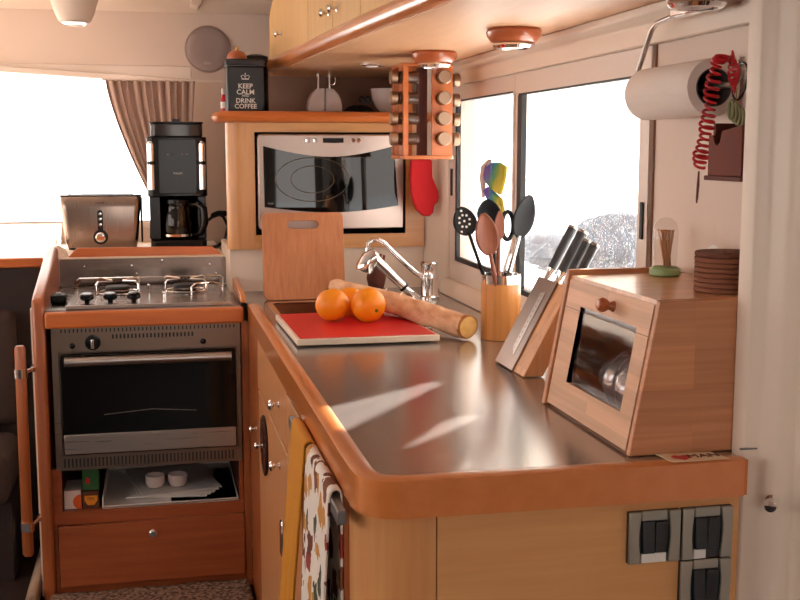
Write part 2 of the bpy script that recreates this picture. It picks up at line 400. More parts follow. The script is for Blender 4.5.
def text(name, body, size, mat, parent, loc, rot, ext=.0004, align='CENTER', label=None, bold=0):
    cu = bpy.data.curves.new(name, 'FONT'); cu.body = body; cu.size = size; cu.extrude = ext; cu.align_x = align; cu.align_y = 'CENTER'
    cu.space_line = .86; cu.offset = bold; cu.resolution_u = 3
    t = bpy.data.objects.new(name, cu); COL.objects.link(t)
    dg = bpy.context.evaluated_depsgraph_get(); me = bpy.data.meshes.new_from_object(t.evaluated_get(dg))
    COL.objects.unlink(t); bpy.data.objects.remove(t)
    me.materials.clear(); me.materials.append(M[mat]); me.name = name
    T = Matrix.LocRotScale(Vector(loc), __import__('mathutils').Euler(rot), None)
    me.transform(wmat(parent).inverted() @ T)
    o = bpy.data.objects.new(name, me); COL.objects.link(o); o.parent = parent
    if label: o['label'] = label
    return o
def rrect(x0, y0, x1, y1, r, n=5):
    out = []
    for cx, cy, a0 in ((x1-r, y1-r, 0), (x0+r, y1-r, 90), (x0+r, y0+r, 180), (x1-r, y0+r, 270)):
        for k in range(n+1):
            a = math.radians(a0+90*k/n); out.append((cx+r*math.cos(a), cy+r*math.sin(a)))
    return out
def arc(cx, cy, r, a0, a1, n=8):
    return [(cx+r*math.cos(math.radians(a0+(a1-a0)*k/n)), cy+r*math.sin(math.radians(a0+(a1-a0)*k/n))) for k in range(n+1)]
def sweep(mb, path, prof):
    # path: plan points (x,y,z0); prof: closed (outward, up) points; outward = left of the direction of travel
    rings = []; n = len(path)
    for i in range(n):
        p = Vector(path[i]); a = Vector(path[max(i-1, 0)]); b = Vector(path[min(i+1, n-1)])
        d1 = (p-a).normalized() if i > 0 else (b-p).normalized(); d2 = (b-p).normalized() if i < n-1 else d1
        t = (d1+d2).normalized(); k = 1/max(.3, t.dot(d1)); nrm = Vector((-t.y, t.x, 0)).normalized()
        rings.append([p+nrm*u*k+Vector((0, 0, v)) for u, v in prof])
    return mb.loft(rings)
def knob(parent, p, d, r=.010, L=.02, name='knob', mat='chrome', label=None):
    return obj(name, MB().lathe([(0, 0), (r*.75, 0), (r*.75, .002), (r*.42, .004), (r*.42, L*.5), (r, L*.68), (r*1.05, L*.82), (r*.75, L), (0, L)], p, d, 20), mat, parent, label=label)

# ================================================================ SETTING
Z0 = .10; CZ = 1.89
struct('floor', MB().box((-1.9, -1.5, Z0-.05), (1.1, 4.6, Z0)), 'dark')
struct('ceiling', MB().box((-1.9, -1.5, CZ), (1.1, 4.7, CZ+.05)), 'liner')
WS = (.1, 3.3, 1.02, 1.62)      # port-side saloon window opposite the galley
mb = MB(); mb.box((-1.9, -1.5, Z0), (-1.85, 4.4, WS[2])).box((-1.9, -1.5, WS[3]), (-1.85, 4.4, CZ)).box((-1.9, -1.5, WS[2]), (-1.85, WS[0], WS[3])).box((-1.9, WS[1], WS[2]), (-1.85, 4.4, WS[3]))
struct('wall_left', mb, 'wall')
mb = MB(); mb.box((-1.9, -1.55, Z0), (-.15, -1.5, CZ)).box((.75, -1.55, Z0), (1.1, -1.5, CZ)).box((-.15, -1.55, 1.80), (.75, -1.5, CZ)).box((-.15, -1.55, Z0), (.75, -1.5, .85))
struct('wall_aft', mb, 'wall')
struct('wall_right_aft', MB().box((.97, -1.5, Z0), (1.02, 1.27, CZ)), 'wall')
# window wall on the right, X = .88, with two openings
W1 = (2.677, 3.20, 1.030, 1.490); W2 = (1.932, 2.620, 1.005, 1.482)
mb = MB(); X0, X1 = .88, .93
for y0, y1, z0, z1 in ((1.38, 4.5, Z0, 1.0), (1.38, 4.5, 1.495, CZ), (1.38, W2[0]-.005, 1.0, 1.495), (W1[1]+.005, 4.5, 1.0, 1.495)):
    mb.box((X0, y0, z0), (X1, y1, z1))
struct('wall_right', mb, 'wall')
# back wall (behind stove shelf) with the front window
YB = 4.30
WL = (-1.55, .12, 1.085, 1.60)
mb = MB()
mb.box((-1.9, YB, Z0), (1.1, YB+.06, WL[2])); mb.box((-1.9, YB, WL[3]+.04), (1.1, YB+.06, CZ))
mb.box((WL[1], YB, WL[2]), (1.1, YB+.06, WL[3]+.04)); mb.box((-1.9, YB, WL[2]), (WL[0], YB+.06, WL[3]+.04))
struct('wall_back', mb, 'wall')
# front window: frame rising a little toward its middle, pane
w1 = obj('window_1', MB().box((WL[0]-.0, YB+.03, WL[2]), (WL[1], YB+.036, WL[3]+.04)), 'pane', kind='structure')
mb = MB()
mb.prism([(-1.56, 1.655), (-.53, 1.628), (.15, 1.590), (.15, 1.612), (-.53, 1.650), (-1.56, 1.68)], 'y', YB-.012, YB+.02)
mb.prism([(-1.56, 1.66), (-.53, 1.635), (.15, 1.597), (.15, 1.66)], 'y', YB-.002, YB+.02)
mb.box((-1.56, YB-.012, 1.062), (.15, YB+.05, 1.085))
obj('window_frame', mb, 'alu', w1, bevel=.003)
obj('gasket', MB().box((-1.56, YB-.006, 1.0845), (.15, YB+.01, 1.0885)), 'grey', w1)
w4 = obj('window_4', MB().box((-1.88, WS[0], WS[2]), (-1.875, WS[1], WS[3])), 'pane', kind='structure')
mb = MB(); mb.box((-1.88, 1.15, WS[2]), (-1.85, 1.20, WS[3])).box((-1.88, 2.2, WS[2]), (-1.85, 2.25, WS[3])); obj('window_frame', mb, 'alu', w4)
# right windows
def rwin(n, W, pane, slot):
    y0, y1, z0, z1 = W
    o = obj('window_%d' % n, MB().box((.885, y0-.004, z0-.004), (.888, y1+.004, z1+.004)), pane, kind='structure')
    fz0, fz1 = .966, 1.540
    mb = MB()
    return o
wa = rwin(2, W1, 'pane', 0); wb = rwin(3, W2, 'saltpane', 0)
def frame(o, Y0, Y1, W, zt, zb):
    y0, y1, z0, z1 = W; mb = MB(); xf, xb = .8715, .884
    mb.box((xf, Y0, zb), (xb, Y1, z0-.008)); mb.box((xf, Y0, z1+.006), (xb, Y1, zt))
    mb.box((xf, Y0, z0-.008), (xb, y0-.008, z1+.006)); mb.box((xf, y1+.008, z0-.008), (xb, Y1, z1+.006))
    obj('window_frame', mb, 'alu', o, bevel=.002)
    g = MB(); t = .010
    g.box((.873, y0-.008, z0-.008), (.8845, y1+.008, z0+t-.004)); g.box((.873, y0-.008, z1), (.8845, y1+.008, z1+.006))
    if o is wa:
        g.box((.873, y1-.010, z0), (.8845, y1+.008, z1)); 
    else:
        g.box((.871, y1-.022, z0), (.8845, y1+.008, z1))
    obj('gasket', g, 'rubber', o)
frame(wa, 2.650, 3.265, W1, 1.535, .966); frame(wb, 1.880, 2.648, W2, 1.535, .966)
obj('latch', MB().box((.867, 3.232, 1.215), (.872, 3.246, 1.295)), 'rubber', wa, bevel=.002)
obj('latch', MB().box((.867, 1.893, 1.188), (.872, 1.905, 1.256)), 'rubber', wb, bevel=.002)
struct('trim_1', MB().box((.877, 1.8725, .985), (.8795, 1.876, 1.555)), plain('brown_shadow_line', srgb(132, 84, 58), .6))  # brown strip paints the shadow in the gap at the window frame edge
struct('trim_2', MB().prism([(.8795, 1.535), (.8795, 1.60), (.845, 1.60), (.845, 1.585), (.862, 1.572), (.862, 1.535)], 'y', 1.43, 3.28), 'cream', bevel=.003)
struct('trim_3', MB().prism([(.8795, .921), (.8795, .966), (.862, .966), (.850, .955), (.842, .921)], 'y', 1.82, 3.28), 'cream', bevel=.003)
# cream corner pillar between window wall and microwave cabinet
struct('trim_4', MB().prism([(.826, 3.415), (.850, 3.34), (.866, 3.275), (.8795, 3.27), (.8795, 3.415)], 'z', .921, 1.599), 'cream', bevel=.004)
struct('wall_galley', MB().box((.222, 3.42, Z0), (.8795, 3.87, 1.048)), 'cream')
struct('wall_niche', MB().box((.36, 3.88, 1.0), (.8795, 3.90, 1.62)), plain('niche_lining', srgb(150, 118, 102), .7))
# cream shelf behind the stove and to the left of it
struct('trim_5', MB().box((-1.84, 3.665, .93), (.221, 4.298, 1.008)), 'cream', bevel=.003)
struct('trim_13', MB().prism([(3.86, 1.0085), (4.2975, 1.0085), (4.2975, 1.083)], 'x', -1.84, -.335), 'cream')
struct('trim_6', MB().box((-1.84, 3.640, .985), (-.345, 3.662, 1.016)), 'edge_x', bevel=.006)
struct('trim_7', MB().prism([(-.345, .97), (-.345, 1.016), (-.325, 1.045), (-.305, 1.05), (-.28, 1.03), (-.27, 1.0), (-.27, .97)], 'y', 3.668, 3.74), 'cream', bevel=.006)
# bulkhead post at right
struct('trim_8', MB().prism([(.802, 1.4255), (.802, 1.405), (.807, 1.397), (.822, 1.394), (.830, 1.388), (.836, 1.370), (.846, 1.362), (.862, 1.360), (.868, 1.352), (.870, 1.30), (.892, 1.28), (.96, 1.27), (.96, 1.425)], 'z', Z0, CZ), 'cream', bevel=.0015)
struct('door_1', MB().prism([(.862, 1.262), (.895, 1.232), (.905, 1.242), (.872, 1.272)], 'z', Z0, CZ), 'hull')
struct('trim_9', MB().box((.7985, 1.3925, .9305), (.832, 1.3970, .9325)), 'grey')
obj('hook', MB().lathe([(0, 0), (.009, 0), (.009, .006), (.006, .010), (.006, .022), (.010, .026), (.008, .034), (0, .036)], (.838, 1.372, .862), (-.55, -.8, 0), 18), 'chrome', org=(.838, 1.372, .862), label='small chrome door stop on the cream bulkhead post, right of the counter end', cat='hook')
# ceiling lamp housing and beam at top left
struct('trim_10', MB().prism([(.150, CZ), (.190, CZ), (.190, 1.873), (.176, 1.860), (.150, 1.868)], 'y', 4.18, 4.299), 'liner', bevel=.003)
struct('trim_11', MB().lathe([(.105, .122), (.080, .08), (.064, .03), (.055, .008), (.050, 0), (0, 0)], (-.237, 3.9, 1.768), (0, 0, 1), 32), 'liner')
struct('trim_12', MB().prism([(-1.88, CZ), (4.3, CZ), (4.3, 1.862)], 'y', 4.25, 4.3) if False else MB().prism([(4.20, CZ), (4.299, CZ), (4.299, 1.852), (4.27, 1.872)], 'x', -1.85, .88), 'liner')

# ================================================================ OUTSIDE
struct('deck_side', MB().box((.95, -.5, .60), (1.55, 5.2, .86)), 'hull')
struct('deck_front', MB().box((-2.4, 4.45, .70), (.94, 5.6, .98)), 'hull')
struct('sea', MB().box((-60, -40, -.9), (60, 80, -.8)), 'sea')
# added white canvas awning outside the side windows, gaps cut for counter sun patches
AX = 1.5
def tomask(x, y, z=.92):
    t = (AX-x)/SUND.x; return (y+SUND.y*t, z+SUND.z*t)
holes = [[(.262, 1.645), (.269, 1.65), (.514, 1.966), (.506, 1.996), (.262, 1.812)],
         [(.335, 1.528), (.45, 1.635), (.522, 1.722), (.516, 1.748), (.44, 1.685)],
         [(.390, 1.368), (.462, 1.503), (.487, 1.592), (.475, 1.592), (.446, 1.514), (.376, 1.378)]]
def sunmask():
    bm = bmesh.new(); segs = []
    loops = [[(.2, 1.40), (6.0, 1.40), (6.0, 3.4), (.2, 3.4)]]+[[tomask(*p) for p in h] for h in holes]
    ed = []
    for lp in loops:
        vs = [bm.verts.new((AX, u, v)) for u, v in lp]
        for i in range(len(vs)): ed.append(bm.edges.new((vs[i], vs[(i+1) % len(vs)])))
    bmesh.ops.triangle_fill(bm, use_beauty=True, use_dissolve=False, edges=ed)
    # remove triangles inside holes
    def inside(p, poly):
        c = False; j = len(poly)-1
        for i in range(len(poly)):
            if (poly[i][1] > p[1]) != (poly[j][1] > p[1]) and p[0] < (poly[j][0]-poly[i][0])*(p[1]-poly[i][1])/(poly[j][1]-poly[i][1])+poly[i][0]: c = not c
            j = i
        return c
    bad = [f for f in bm.faces if any(inside((f.calc_center_median().y, f.calc_center_median().z), lp) for lp in loops[1:])]
    bmesh.ops.delete(bm, geom=bad, context='FACES_ONLY')
    m = MB(); m.bm.free(); m.bm = bm; return m
obj('canvas_sunmask', sunmask(), 'canvas', org=(AX, 3, 1.5), label='added white canvas awning hung outside the galley windows', cat='sunmask', solid=.003)
# sun-faded stones of a breakwater and a sloping tarpaulin further out
rs = MB(); rnd = random.Random(3)
for k in range(46):
    cx = 4.2+rnd.uniform(-.5, .6); cy = 8.6+rnd.uniform(0, 2.6); cz = -.1+rnd.uniform(-.6, .75)*(1 if cy < 10 else .7)
    rs.ball((cx, cy, cz), rnd.uniform(.22, .38), (1, rnd.uniform(.7, 1.2), rnd.uniform(.5, .8)), 10)
obj('stone_breakwater', rs, 'stone', org=(4.2, 9.5, -.8), label='grey stone breakwater seen through the salt-spotted side window', cat='breakwater', weld=False)
b = obj('moored_sailboat', MB().loft([[(-2.6, 9.5, -.8), (-2.6, 10.7, -.8), (-2.6, 11, .5), (-2.6, 9.3, .5)], [(-.9, 9.4, -.8), (-.9, 10.8, -.8), (-.9, 11.2, .55), (-.9, 9.1, .55)], [(1.8, 10, -.8), (1.8, 10.3, -.8), (1.9, 10.4, .8), (1.9, 10, .8)]]), 'hull', org=(-.6, 10, -.8), label='white moored sailboat beyond the left window', cat='boat')
obj('cabin_top', MB().prism([(-2.5, .5), (-2.1, 1.0), (-.9, 1.1), (.2, .6)], 'y', 9.6, 10.6), 'hull', b)
obj('mast', MB().cyl((-.9, 10, 1.0), (-.9, 10, 5), .06), 'hull', b)

# ================================================================ STOVE BLOCK
sc_ = thing('stove_cabinet', 'cherry wood cabinet built around the oven with a drawer at the bottom', 'cabinet', (-.04, 3.35, Z0))
obj('side_panel', MB().prism([(3.105, Z0), (3.64, Z0), (3.64, 1.045), (3.60, 1.052), (3.16, .965), (3.115, .952), (3.105, .935)], 'x', -.330, -.297), 'redz', sc_, bevel=.009, bseg=3)
obj('side_lining', MB().box((-.339, 3.16, Z0), (-.3305, 3.63, .92)), 'cream', sc_)
obj('frame_post', MB().box((.229, 3.118, Z0), (.2488, 3.14, .872)), 'redz', sc_)
mb = MB(); mb.box((-.2965, 3.126, .315), (.2285, 3.145, .352)).box((-.2965, 3.126, Z0), (.2285, 3.145, .136)).box((-.2965, 3.126, .136), (-.287, 3.145, .315)).box((-.2965, 3.13, .352), (-.272, 3.145, .474)).box((.2165, 3.13, .352), (.2285, 3.145, .474))
obj('face_frame', mb, 'red', sc_, bevel=.001)
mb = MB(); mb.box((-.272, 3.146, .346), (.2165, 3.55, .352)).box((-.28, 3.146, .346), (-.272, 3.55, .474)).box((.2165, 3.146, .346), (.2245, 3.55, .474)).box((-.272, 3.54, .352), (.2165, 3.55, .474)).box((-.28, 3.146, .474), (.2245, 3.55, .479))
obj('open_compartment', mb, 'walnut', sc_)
dr = obj('drawer', MB().prism([(-.284, .141), (.2275, .141), (.2275, .321), (-.284, .313)], 'y', 3.108, 3.125), 'red', sc_, bevel=.002)
knob(dr, (-.029, 3.108, .284), (0, -1, 0), .011, .022)
# fiddles around the cooker top
mb = MB(); mb.box((-.2965, 3.098, .872), (.2345, 3.122, .917))
obj('front_fiddle', mb, 'edge_x', sc_, bevel=.006, bseg=3)
obj('side_fiddle', MB().prism([(3.10, .928), (3.10, .935), (3.14, .950), (3.43, .965), (3.52, .955), (3.58, .928)], 'x', .228, .243), 'edge', sc_, bevel=.006, bseg=3)
obj('rear_fiddle', MB().prism([(-.275, 1.0085), (.213, 1.0085), (.205, 1.020), (.181, 1.040), (-.243, 1.042)], 'y', 3.668, 3.684), 'edge_x', sc_, bevel=.002)
top = thing('cooker_surround', 'brushed steel top around the gas hob inside wooden fiddles', 'worktop', (-.04, 3.37, .90))
mb = MB(); mb.box((-.2965, 3.1225, .900), (.2275, 3.6395, .9195))
obj('steel_top', mb, 'hobsteel', top)
sp = thing('splash_panel', 'upright brushed steel splash guard behind the gas hob', 'splashback', (-.04, 3.645, .92))
obj('sheet', MB().prism(rrect(-.2965, .920, .224, 1.010, .012), 'y', 3.6405, 3.6435), 'splash', sp)
obj('folded_edge', MB().box((-.2965, 3.636, 1.0085), (.215, 3.6635, 1.0135)), 'cream', sp, bevel=.002)
for x, z, r in ((-.22, .985, .004), (-.075, .985, .005), (-.06, .96, .003), (.02, 1.0, .006), (.17, .985, .004), (.19, .955, .004), (-.12, .95, .003)):
    obj('screw', MB().lathe([(0, 0), (r, 0), (r*.8, .003), (0, .004)], (x, 3.6405, z), (0, -1, 0), 12), 'chrome', sp)
# hob
hob = thing('gas_hob', 'two-burner stainless gas hob with three black knobs', 'hob', (-.02, 3.3, .92))
mb = MB(); mb.prism(rrect(-.243, 3.128, .205, 3.575, .015), 'z', .920, .9275)
obj('hob_plate', mb, 'hobsteel', hob, bevel=.002)
obj('trim_strip', MB().box((-.243, 3.1255, .9205), (.205, 3.129, .9305)), 'chrome', hob, bevel=.001)
for x in (-.190, -.127, -.063):
    k = obj('control_knob', MB().lathe([(0, 0), (.007, 0), (.007, .008), (.016, .010), (.019, .014), (.0185, .022), (.014, .027), (0, .028)], (x, 3.20, .9275), (0, -.15, 1), 24), 'black', hob)
for x, y in ((-.112, 3.40), (.085, 3.41)):
    bu = obj('burner', MB().lathe([(0, 0), (.040, 0), (.044, .004), (.030, .008), (.030, .013), (0, .013)], (x, y, .9275), (0, 0, 1), 28), 'hobsteel', hob)
    obj('burner_cap', MB().lathe([(0, 0), (.036, 0), (.038, .004), (.034, .009), (0, .011)], (x, y, .941), (0, 0, 1), 28), 'blackm', bu)
    g = MB()
    for a in range(4):
        c, s_ = math.cos(a*PI/2+PI/4), math.sin(a*PI/2+PI/4)
        g.tube([(x+c*.085, y+s_*.085, .9285), (x+c*.085, y+s_*.085, .960), (x+c*.075, y+s_*.075, .968), (x+c*.022, y+s_*.022, .966)], .0032, 8)
    g.tube([(x+.062*math.cos(t*PI/12), y+.062*math.sin(t*PI/12), .9315) for t in range(24)], .0025, 8, closed=True)
    obj('pan_support', g, 'chrome', hob)
g = MB(); g.tube([(-.235, 3.50, .9285), (-.235, 3.50, .957), (-.228, 3.50, .962), (.195, 3.50, .962), (.202, 3.50, .957), (.202, 3.50, .9285)], .003, 8)
g.tube([(.10, 3.30, .9285), (.10, 3.30, .952), (.112, 3.30, .962), (.165, 3.32, .963), (.185, 3.34, .955), (.188, 3.35, .9285)], .003, 8)
g.tube([(-.02, 3.36, .9285), (-.02, 3.36, .953), (-.022, 3.33, .958)], .003, 8).ball((-.022, 3.327, .958), .005, seg=10)
g.tube([(.02, 3.25, .9285), (.02, 3.25, .944)], .003, 8).ball((.02, 3.25, .945), .005, seg=10)
obj('pot_rail', g, 'chrome', hob)
pl = thing('black_box', 'small black plastic lighter box at the left edge of the hob', 'box', (-.268, 3.27, .9196))
obj('case', MB().box((-.292, 3.24, .9196), (-.250, 3.31, .946)), 'black', pl, bevel=.006, bseg=3)
obj('button', MB().box((-.279, 3.26, .946), (-.264, 3.28, .950)), 'grey', pl, bevel=.001)
# oven
ov = thing('oven', 'stainless steel built-in oven with a dark glass door', 'oven', (-.03, 3.12, .474))
F = 3.115
mb = MB(); mb.box((-.283, F, .805), (.225, F+.02, .872)).box((-.283, F, .474), (-.266, F+.02, .805)).box((.214, F, .474), (.225, F+.02, .805)).box((-.266, F, .474), (.214, F+.02, .516))
mb.box((-.27, F+.02, .482), (.215, F+.42, .868))
obj('body', mb, 'ovensteel', ov)
for nm, cnt, x0_, pit, wd, za, zb2 in (('lower_vent', 46, -.262, .0102, .0045, .482, .507), ('upper_vent', 44, -.258, .0108, .0035, .858, .868), ('middle_vent', 22, -.123, .0102, .005, .838, .850)):
    sl_ = MB()
    for i in range(cnt): sl_.box((x0_+i*pit, F-.0007, za), (x0_+wd+i*pit, F+.001, zb2))
    obj(nm, sl_, 'rubber', ov)
door = obj('door', MB().prism(rrect(-.261, .520, .211, .800, .003, 2), 'y', F-.014, F-.001), 'ovenglass', ov, bevel=.002)
obj('lower_rail', MB().box((-.258, F-.019, .523), (.208, F-.0141, .578)), 'steel', door, bevel=.002)
mb = MB(); mb.tube([(-.248, F-.032, .783), (.198, F-.032, .783)], .013, 16).box((-.245, F-.03, .777), (-.228, F-.014, .789)).box((.178, F-.03, .777), (.195, F-.014, .789))
obj('handle', mb, 'steel', door)
obj('rack_inside', MB().tube([(-.15, F-.0145, .63), (-.02, F-.0148, .64), (.10, F-.0145, .63)], .0012, 6), 'grey', door)
kn = obj('control_knob', MB().lathe([(0, 0), (.021, 0), (.021, .003), (.016, .004), (.015, .018), (0, .019)], (-.174, F, .829), (0, -1, 0), 28), 'black', ov)
obj('knob_grip', MB().box((-.178, F-.026, .816), (-.170, F-.018, .842)), 'chrome', kn, bevel=.002)
for x in (-.228, .123):
    obj('button', MB().lathe([(0, 0), (.008, 0), (.008, .004), (.005, .006), (0, .006)], (x, F, .822), (0, -1, 0), 18), 'black', ov)
# compartment contents
c1 = thing('carton', 'pale carton with an orange circle in the compartment under the oven', 'carton', (-.245, 3.20, .352))
obj('box', MB().box((-.269, 3.15, .3522), (-.223, 3.26, .405)), 'porcelain', c1, bevel=.001)
obj('circle_print', MB().prism([p for p in [(-.2235, .3525), (-.2235, .393)]+arc(-.2235, .372, .022, 100, 255, 8)], 'y', 3.1493, 3.1498), plain('orange_print', srgb(226, 96, 30), .5), c1)
c2 = thing('tea_box', 'dark green box standing on the small orange-labelled box', 'box', (-.196, 3.2, .400))
obj('box', MB().box((-.219, 3.16, .4008), (-.174, 3.26, .462)), plain('green_card', srgb(46, 110, 50), .5, 0, 0, 1, .5), c2, bevel=.001)
obj('red_print', MB().prism([(-.212, .425), (-.206, .440), (-.198, .433), (-.200, .418)], 'y', 3.1592, 3.1598), 'redboard', c2)
c3 = thing('spice_carton', 'small orange-labelled dark box beside the white tray', 'box', (-.197, 3.2, .3522))
obj('box', MB().box((-.219, 3.15, .3522), (-.175, 3.26, .4003)), plain('brown_card', srgb(92, 48, 26), .5), c3, bevel=.001)
obj('label_panel', MB().prism([(-.214, .388), (-.214, .374), (-.206, .361), (-.188, .361), (-.179, .374), (-.179, .388)], 'y', 3.1492, 3.1498), plain('orange_label', srgb(240, 150, 30), .5), c3)
text('lettering', 'TEX', .012, 'walnut', c3, (-.197, 3.149, .379), (PI/2, 0, 0))
tr = thing('baking_tray', 'white metal tray lying in the compartment under the oven', 'tray', (.025, 3.3, .3522))
mb = MB(); mb.box((-.165, 3.132, .3522), (.213, 3.52, .355)).box((-.165, 3.132, .355), (.213, 3.135, .361)).box((-.165, 3.135, .355), (-.162, 3.52, .385)).box((.210, 3.135, .355), (.213, 3.52, .365)).box((-.165, 3.517, .355), (.213, 3.52, .385))
obj('pan', mb, 'white', tr, bevel=.001)
pp = MB()
for k in range(5):
    t = math.radians(-8+k*5); m4 = Matrix.Translation((.03, 3.33, .3556+k*.0032)) @ Matrix.Rotation(t, 4, 'Z'); pp.box((-.115, -.14, 0), (.115, .14, .0026), m4)
obj('paper_stack', pp, 'white', org=(.03, 3.33, .3556), label='loose stack of white papers lying in the tray under the oven', cat='papers')
for i, (x, lb) in enumerate(((-.02, 'left white ramekin on the papers below the oven'), (.045, 'right white ramekin on the papers below the oven'))):
    obj('ramekin', MB().lathe([(0, 0), (.022, 0), (.027, .012), (.028, .034), (.0255, .034), (.024, .006), (0, .005)], (x, 3.25, .3745), (0, 0, 1), 28), 'porcelain', org=(x, 3.25, .3745), label=lb, cat='ramekin', group='white ramekins under the oven')
# handrail
hr = thing('grab_rail', 'vertical wooden grab pole on chrome brackets left of the oven', 'handrail', (-.357, 3.05, .26))
obj('pole', MB().tube([(-.359, 3.05, .262), (-.359, 3.05, .268), (-.357, 3.05, .83), (-.357, 3.05, .838)], [.011, .0145, .0145, .011], 20), 'redz', hr)
for z in (.345, .765):
    mb = MB().cyl((-.358, 3.05, z-.012), (-.358, 3.05, z+.012), .0185).tube([(-.350, 3.055, z), (-.338, 3.09, z), (-.331, 3.118, z)], .0055, 10).cyl((-.331, 3.112, z), (-.331, 3.1205, z), .010)
    obj('bracket', mb, 'chrome', hr)
# settee and floor things at left
se = thing('settee', 'dark brown settee in the shadow left of the stove', 'settee', (-1.0, 3.5, Z0))
obj('base', MB().box((-1.84, 3.642, Z0), (-.345, 3.664, .984)), 'dark', se)
obj('backrest', MB().box((-1.8, 3.56, .50), (-.43, 3.64, .86)), 'cushion', se, bevel=.03, bseg=4)
obj('seat', MB().box((-1.8, 3.25, .34), (-.43, 3.555, .49)), 'cushion', se, bevel=.03, bseg=4)
obj('plinth', MB().box((-1.8, 3.30, Z0), (-.43, 3.64, .335)), 'dark', se)
obj('floor_cushion', MB().prism([(-.385, Z0+.001), (-.365, .15), (-.352, .155), (-.342, .15), (-.342, Z0+.001)], 'y', 3.05, 3.58), 'mat', org=(-.36, 3.3, Z0), label='woven beige floor pad wedged against the stove cabinet side', cat='floor pad', bevel=.006)
def matf(u, v):
    x = -.31+.545*u; y = 2.80+.31*v
    return (x, y, Z0+.014+.003*math.sin(u*19)*math.sin(v*7))
rug = MB().sheet(matf, 40, 20)
m_rug, nt, bb = newmat('speckled_rug'); setp(bb, Roughness=.95)
t_ = nt.nodes.new('ShaderNodeTexCoord'); n_ = nt.nodes.new('ShaderNodeTexNoise'); n_.inputs['Scale'].default_value = 90; n_.inputs['Detail'].default_value = 4
nt.links.new(t_.outputs['Object'], n_.inputs['Vector']); r_ = nt.nodes.new('ShaderNodeValToRGB'); r_.color_ramp.elements[0].position = .38; r_.color_ramp.elements[0].color = srgb(74, 46, 36); r_.color_ramp.elements[1].position = .6; r_.color_ramp.elements[1].color = srgb(160, 130, 108)
nt.links.new(n_.outputs[0], r_.inputs[0]); nt.links.new(r_.outputs[0], bb.inputs['Base Color'])
obj('rug', rug, m_rug, org=(-.04, 2.95, Z0), label='speckled brown rug on the floor in front of the stove cabinet', cat='rug', solid=.02)

# ================================================================ COUNTER
wt = thing('counter', 'long brushed steel galley counter with a rounded cherry wood edge', 'worktop', (.5, 2.3, .90))
SX0, SX1, SY0, SY1 = .315, .660, 2.60, 3.12
mb = MB(); zt, zb = .920, .884
cor = [(.250, 1.45), (.253, 1.425), (.262, 1.402), (.280, 1.386), (.305, 1.378)]
mb.prism([(.250, 1.45)]+cor[1:]+[(.7925, 1.372), (.7925, 1.394), (.7985, 1.394), (.7985, 1.428), (.8795, 1.428), (.8795, SY0), (.250, SY0)], 'z', zb, zt)
mb.box((.250, SY0, zb), (SX0, SY1, zt)).box((SX1, SY0, zb), (.8795, SY1, zt)).box((.250, SY1, zb), (.8795, 3.4195, zt))
obj('steel_top', mb, 'counter', wt)
prof = [(0, -.036), (0, .001), (.006, .0035), (.018, .004), (.030, .001), (.039, -.008), (.0425, -.022), (.040, -.038), (.032, -.048), (.018, -.050), (0, -.050)]
# path travels from the right end toward the corner, then along the aisle, so outward is on its left: reverse to suit
path = [(.248, 3.118, .9205), (.248, 2.2, .9205)]+[(x-.001, y-.001, .9205) for x, y in cor]+[(.793, 1.3705, .9205)]
path = path[::-1]
def sweepR(mb, path, prof):
    return sweep(mb, path, [(-u, v) for u, v in prof])
pr = path
mbe = MB(); sweep(mbe, [(p[0], p[1], p[2]) for p in pr], [(-u, v) for u, v in prof])
e = obj('wood_edge', mbe, 'edge', wt, ang=50)
obj('end_cap', MB().box((.7928, 1.3721, .872), (.7985, 1.3935, .9225)), 'edge_x', wt)
# steel hob line strip at window side
# sink
sk = thing('sink', 'stainless steel sink let into the counter behind the red board', 'sink', (.49, 2.86, .75))
mb = MB(); t = .0015
mb.box((SX0+.0006, SY0+.0006, .75), (SX1-.0006, SY1-.0006, .7515))
mb.box((SX0+.0006, SY0+.0006, .75), (SX0+.002, SY1-.0006, .9195)).box((SX1-.002, SY0+.0006, .75), (SX1-.0006, SY1-.0006, .9195)).box((SX0+.0006, SY0+.0006, .75), (SX1-.0006, SY0+.002, .9195)).box((SX0+.0006, SY1-.002, .75), (SX1-.0006, SY1-.0006, .9195))
obj('basin', mb, 'chrome', sk)
mb = MB()
o1 = rrect(SX0-.012, SY0-.012, SX1+.012, SY1+.012, .03); i1 = rrect(SX0+.002, SY0+.002, SX1-.002, SY1-.002, .025)
n = len(o1); rings = [[(x, y, .9202) for x, y in o1], [(x, y, .9235) for x, y in o1], [(x, y, .9235) for x, y in i1], [(x, y, .9202) for x, y in i1]]
mb.loft([[r[k] for r in rings] for k in range(n)], closed=True)
obj('rim', mb, 'chrome', sk)
obj('drain', MB().lathe([(0, 0), (.04, 0), (.042, .002), (.03, .003), (0, .002)], (.49, 2.86, .7516), (0, 0, 1), 24), 'steel', sk)
# base cabinet
bc = thing('base_cabinet', 'honey wood base cabinet under the counter with rounded outer corner', 'cabinet', (.5, 2.2, Z0))
zc = .870
mb = MB(); mb.box((.262, 1.50, Z0), (.78, 3.10, .740)).box((.262, 1.50, .740), (.30, 3.10, zc-.012)).box((.75, 1.50, .740), (.78, 3.10, zc-.012)).box((.30, 1.50, .740), (.75, 1.56, zc-.012)); mb.box((.262, 3.10, Z0), (.8795-.1, 3.11, zc))
obj('carcass', mb, 'red', bc)
cr2 = arc(.355, 1.490, .100, 180, 270, 10)
mb = MB(); mb.prism([(.2555, 1.495)]+cr2[0:]+[(.355, 1.402), (.27, 1.49), (.263, 1.495)], 'z', Z0, zc)
obj('corner_panel', mb, wood('corner_veneer', srgb(212, 146, 90), srgb(222, 160, 102), 'z', .4, 70), bc)
obj('end_panel', MB().box((.3565, 1.390, Z0), (.7975, 1.402, zc)), 'panel', bc)
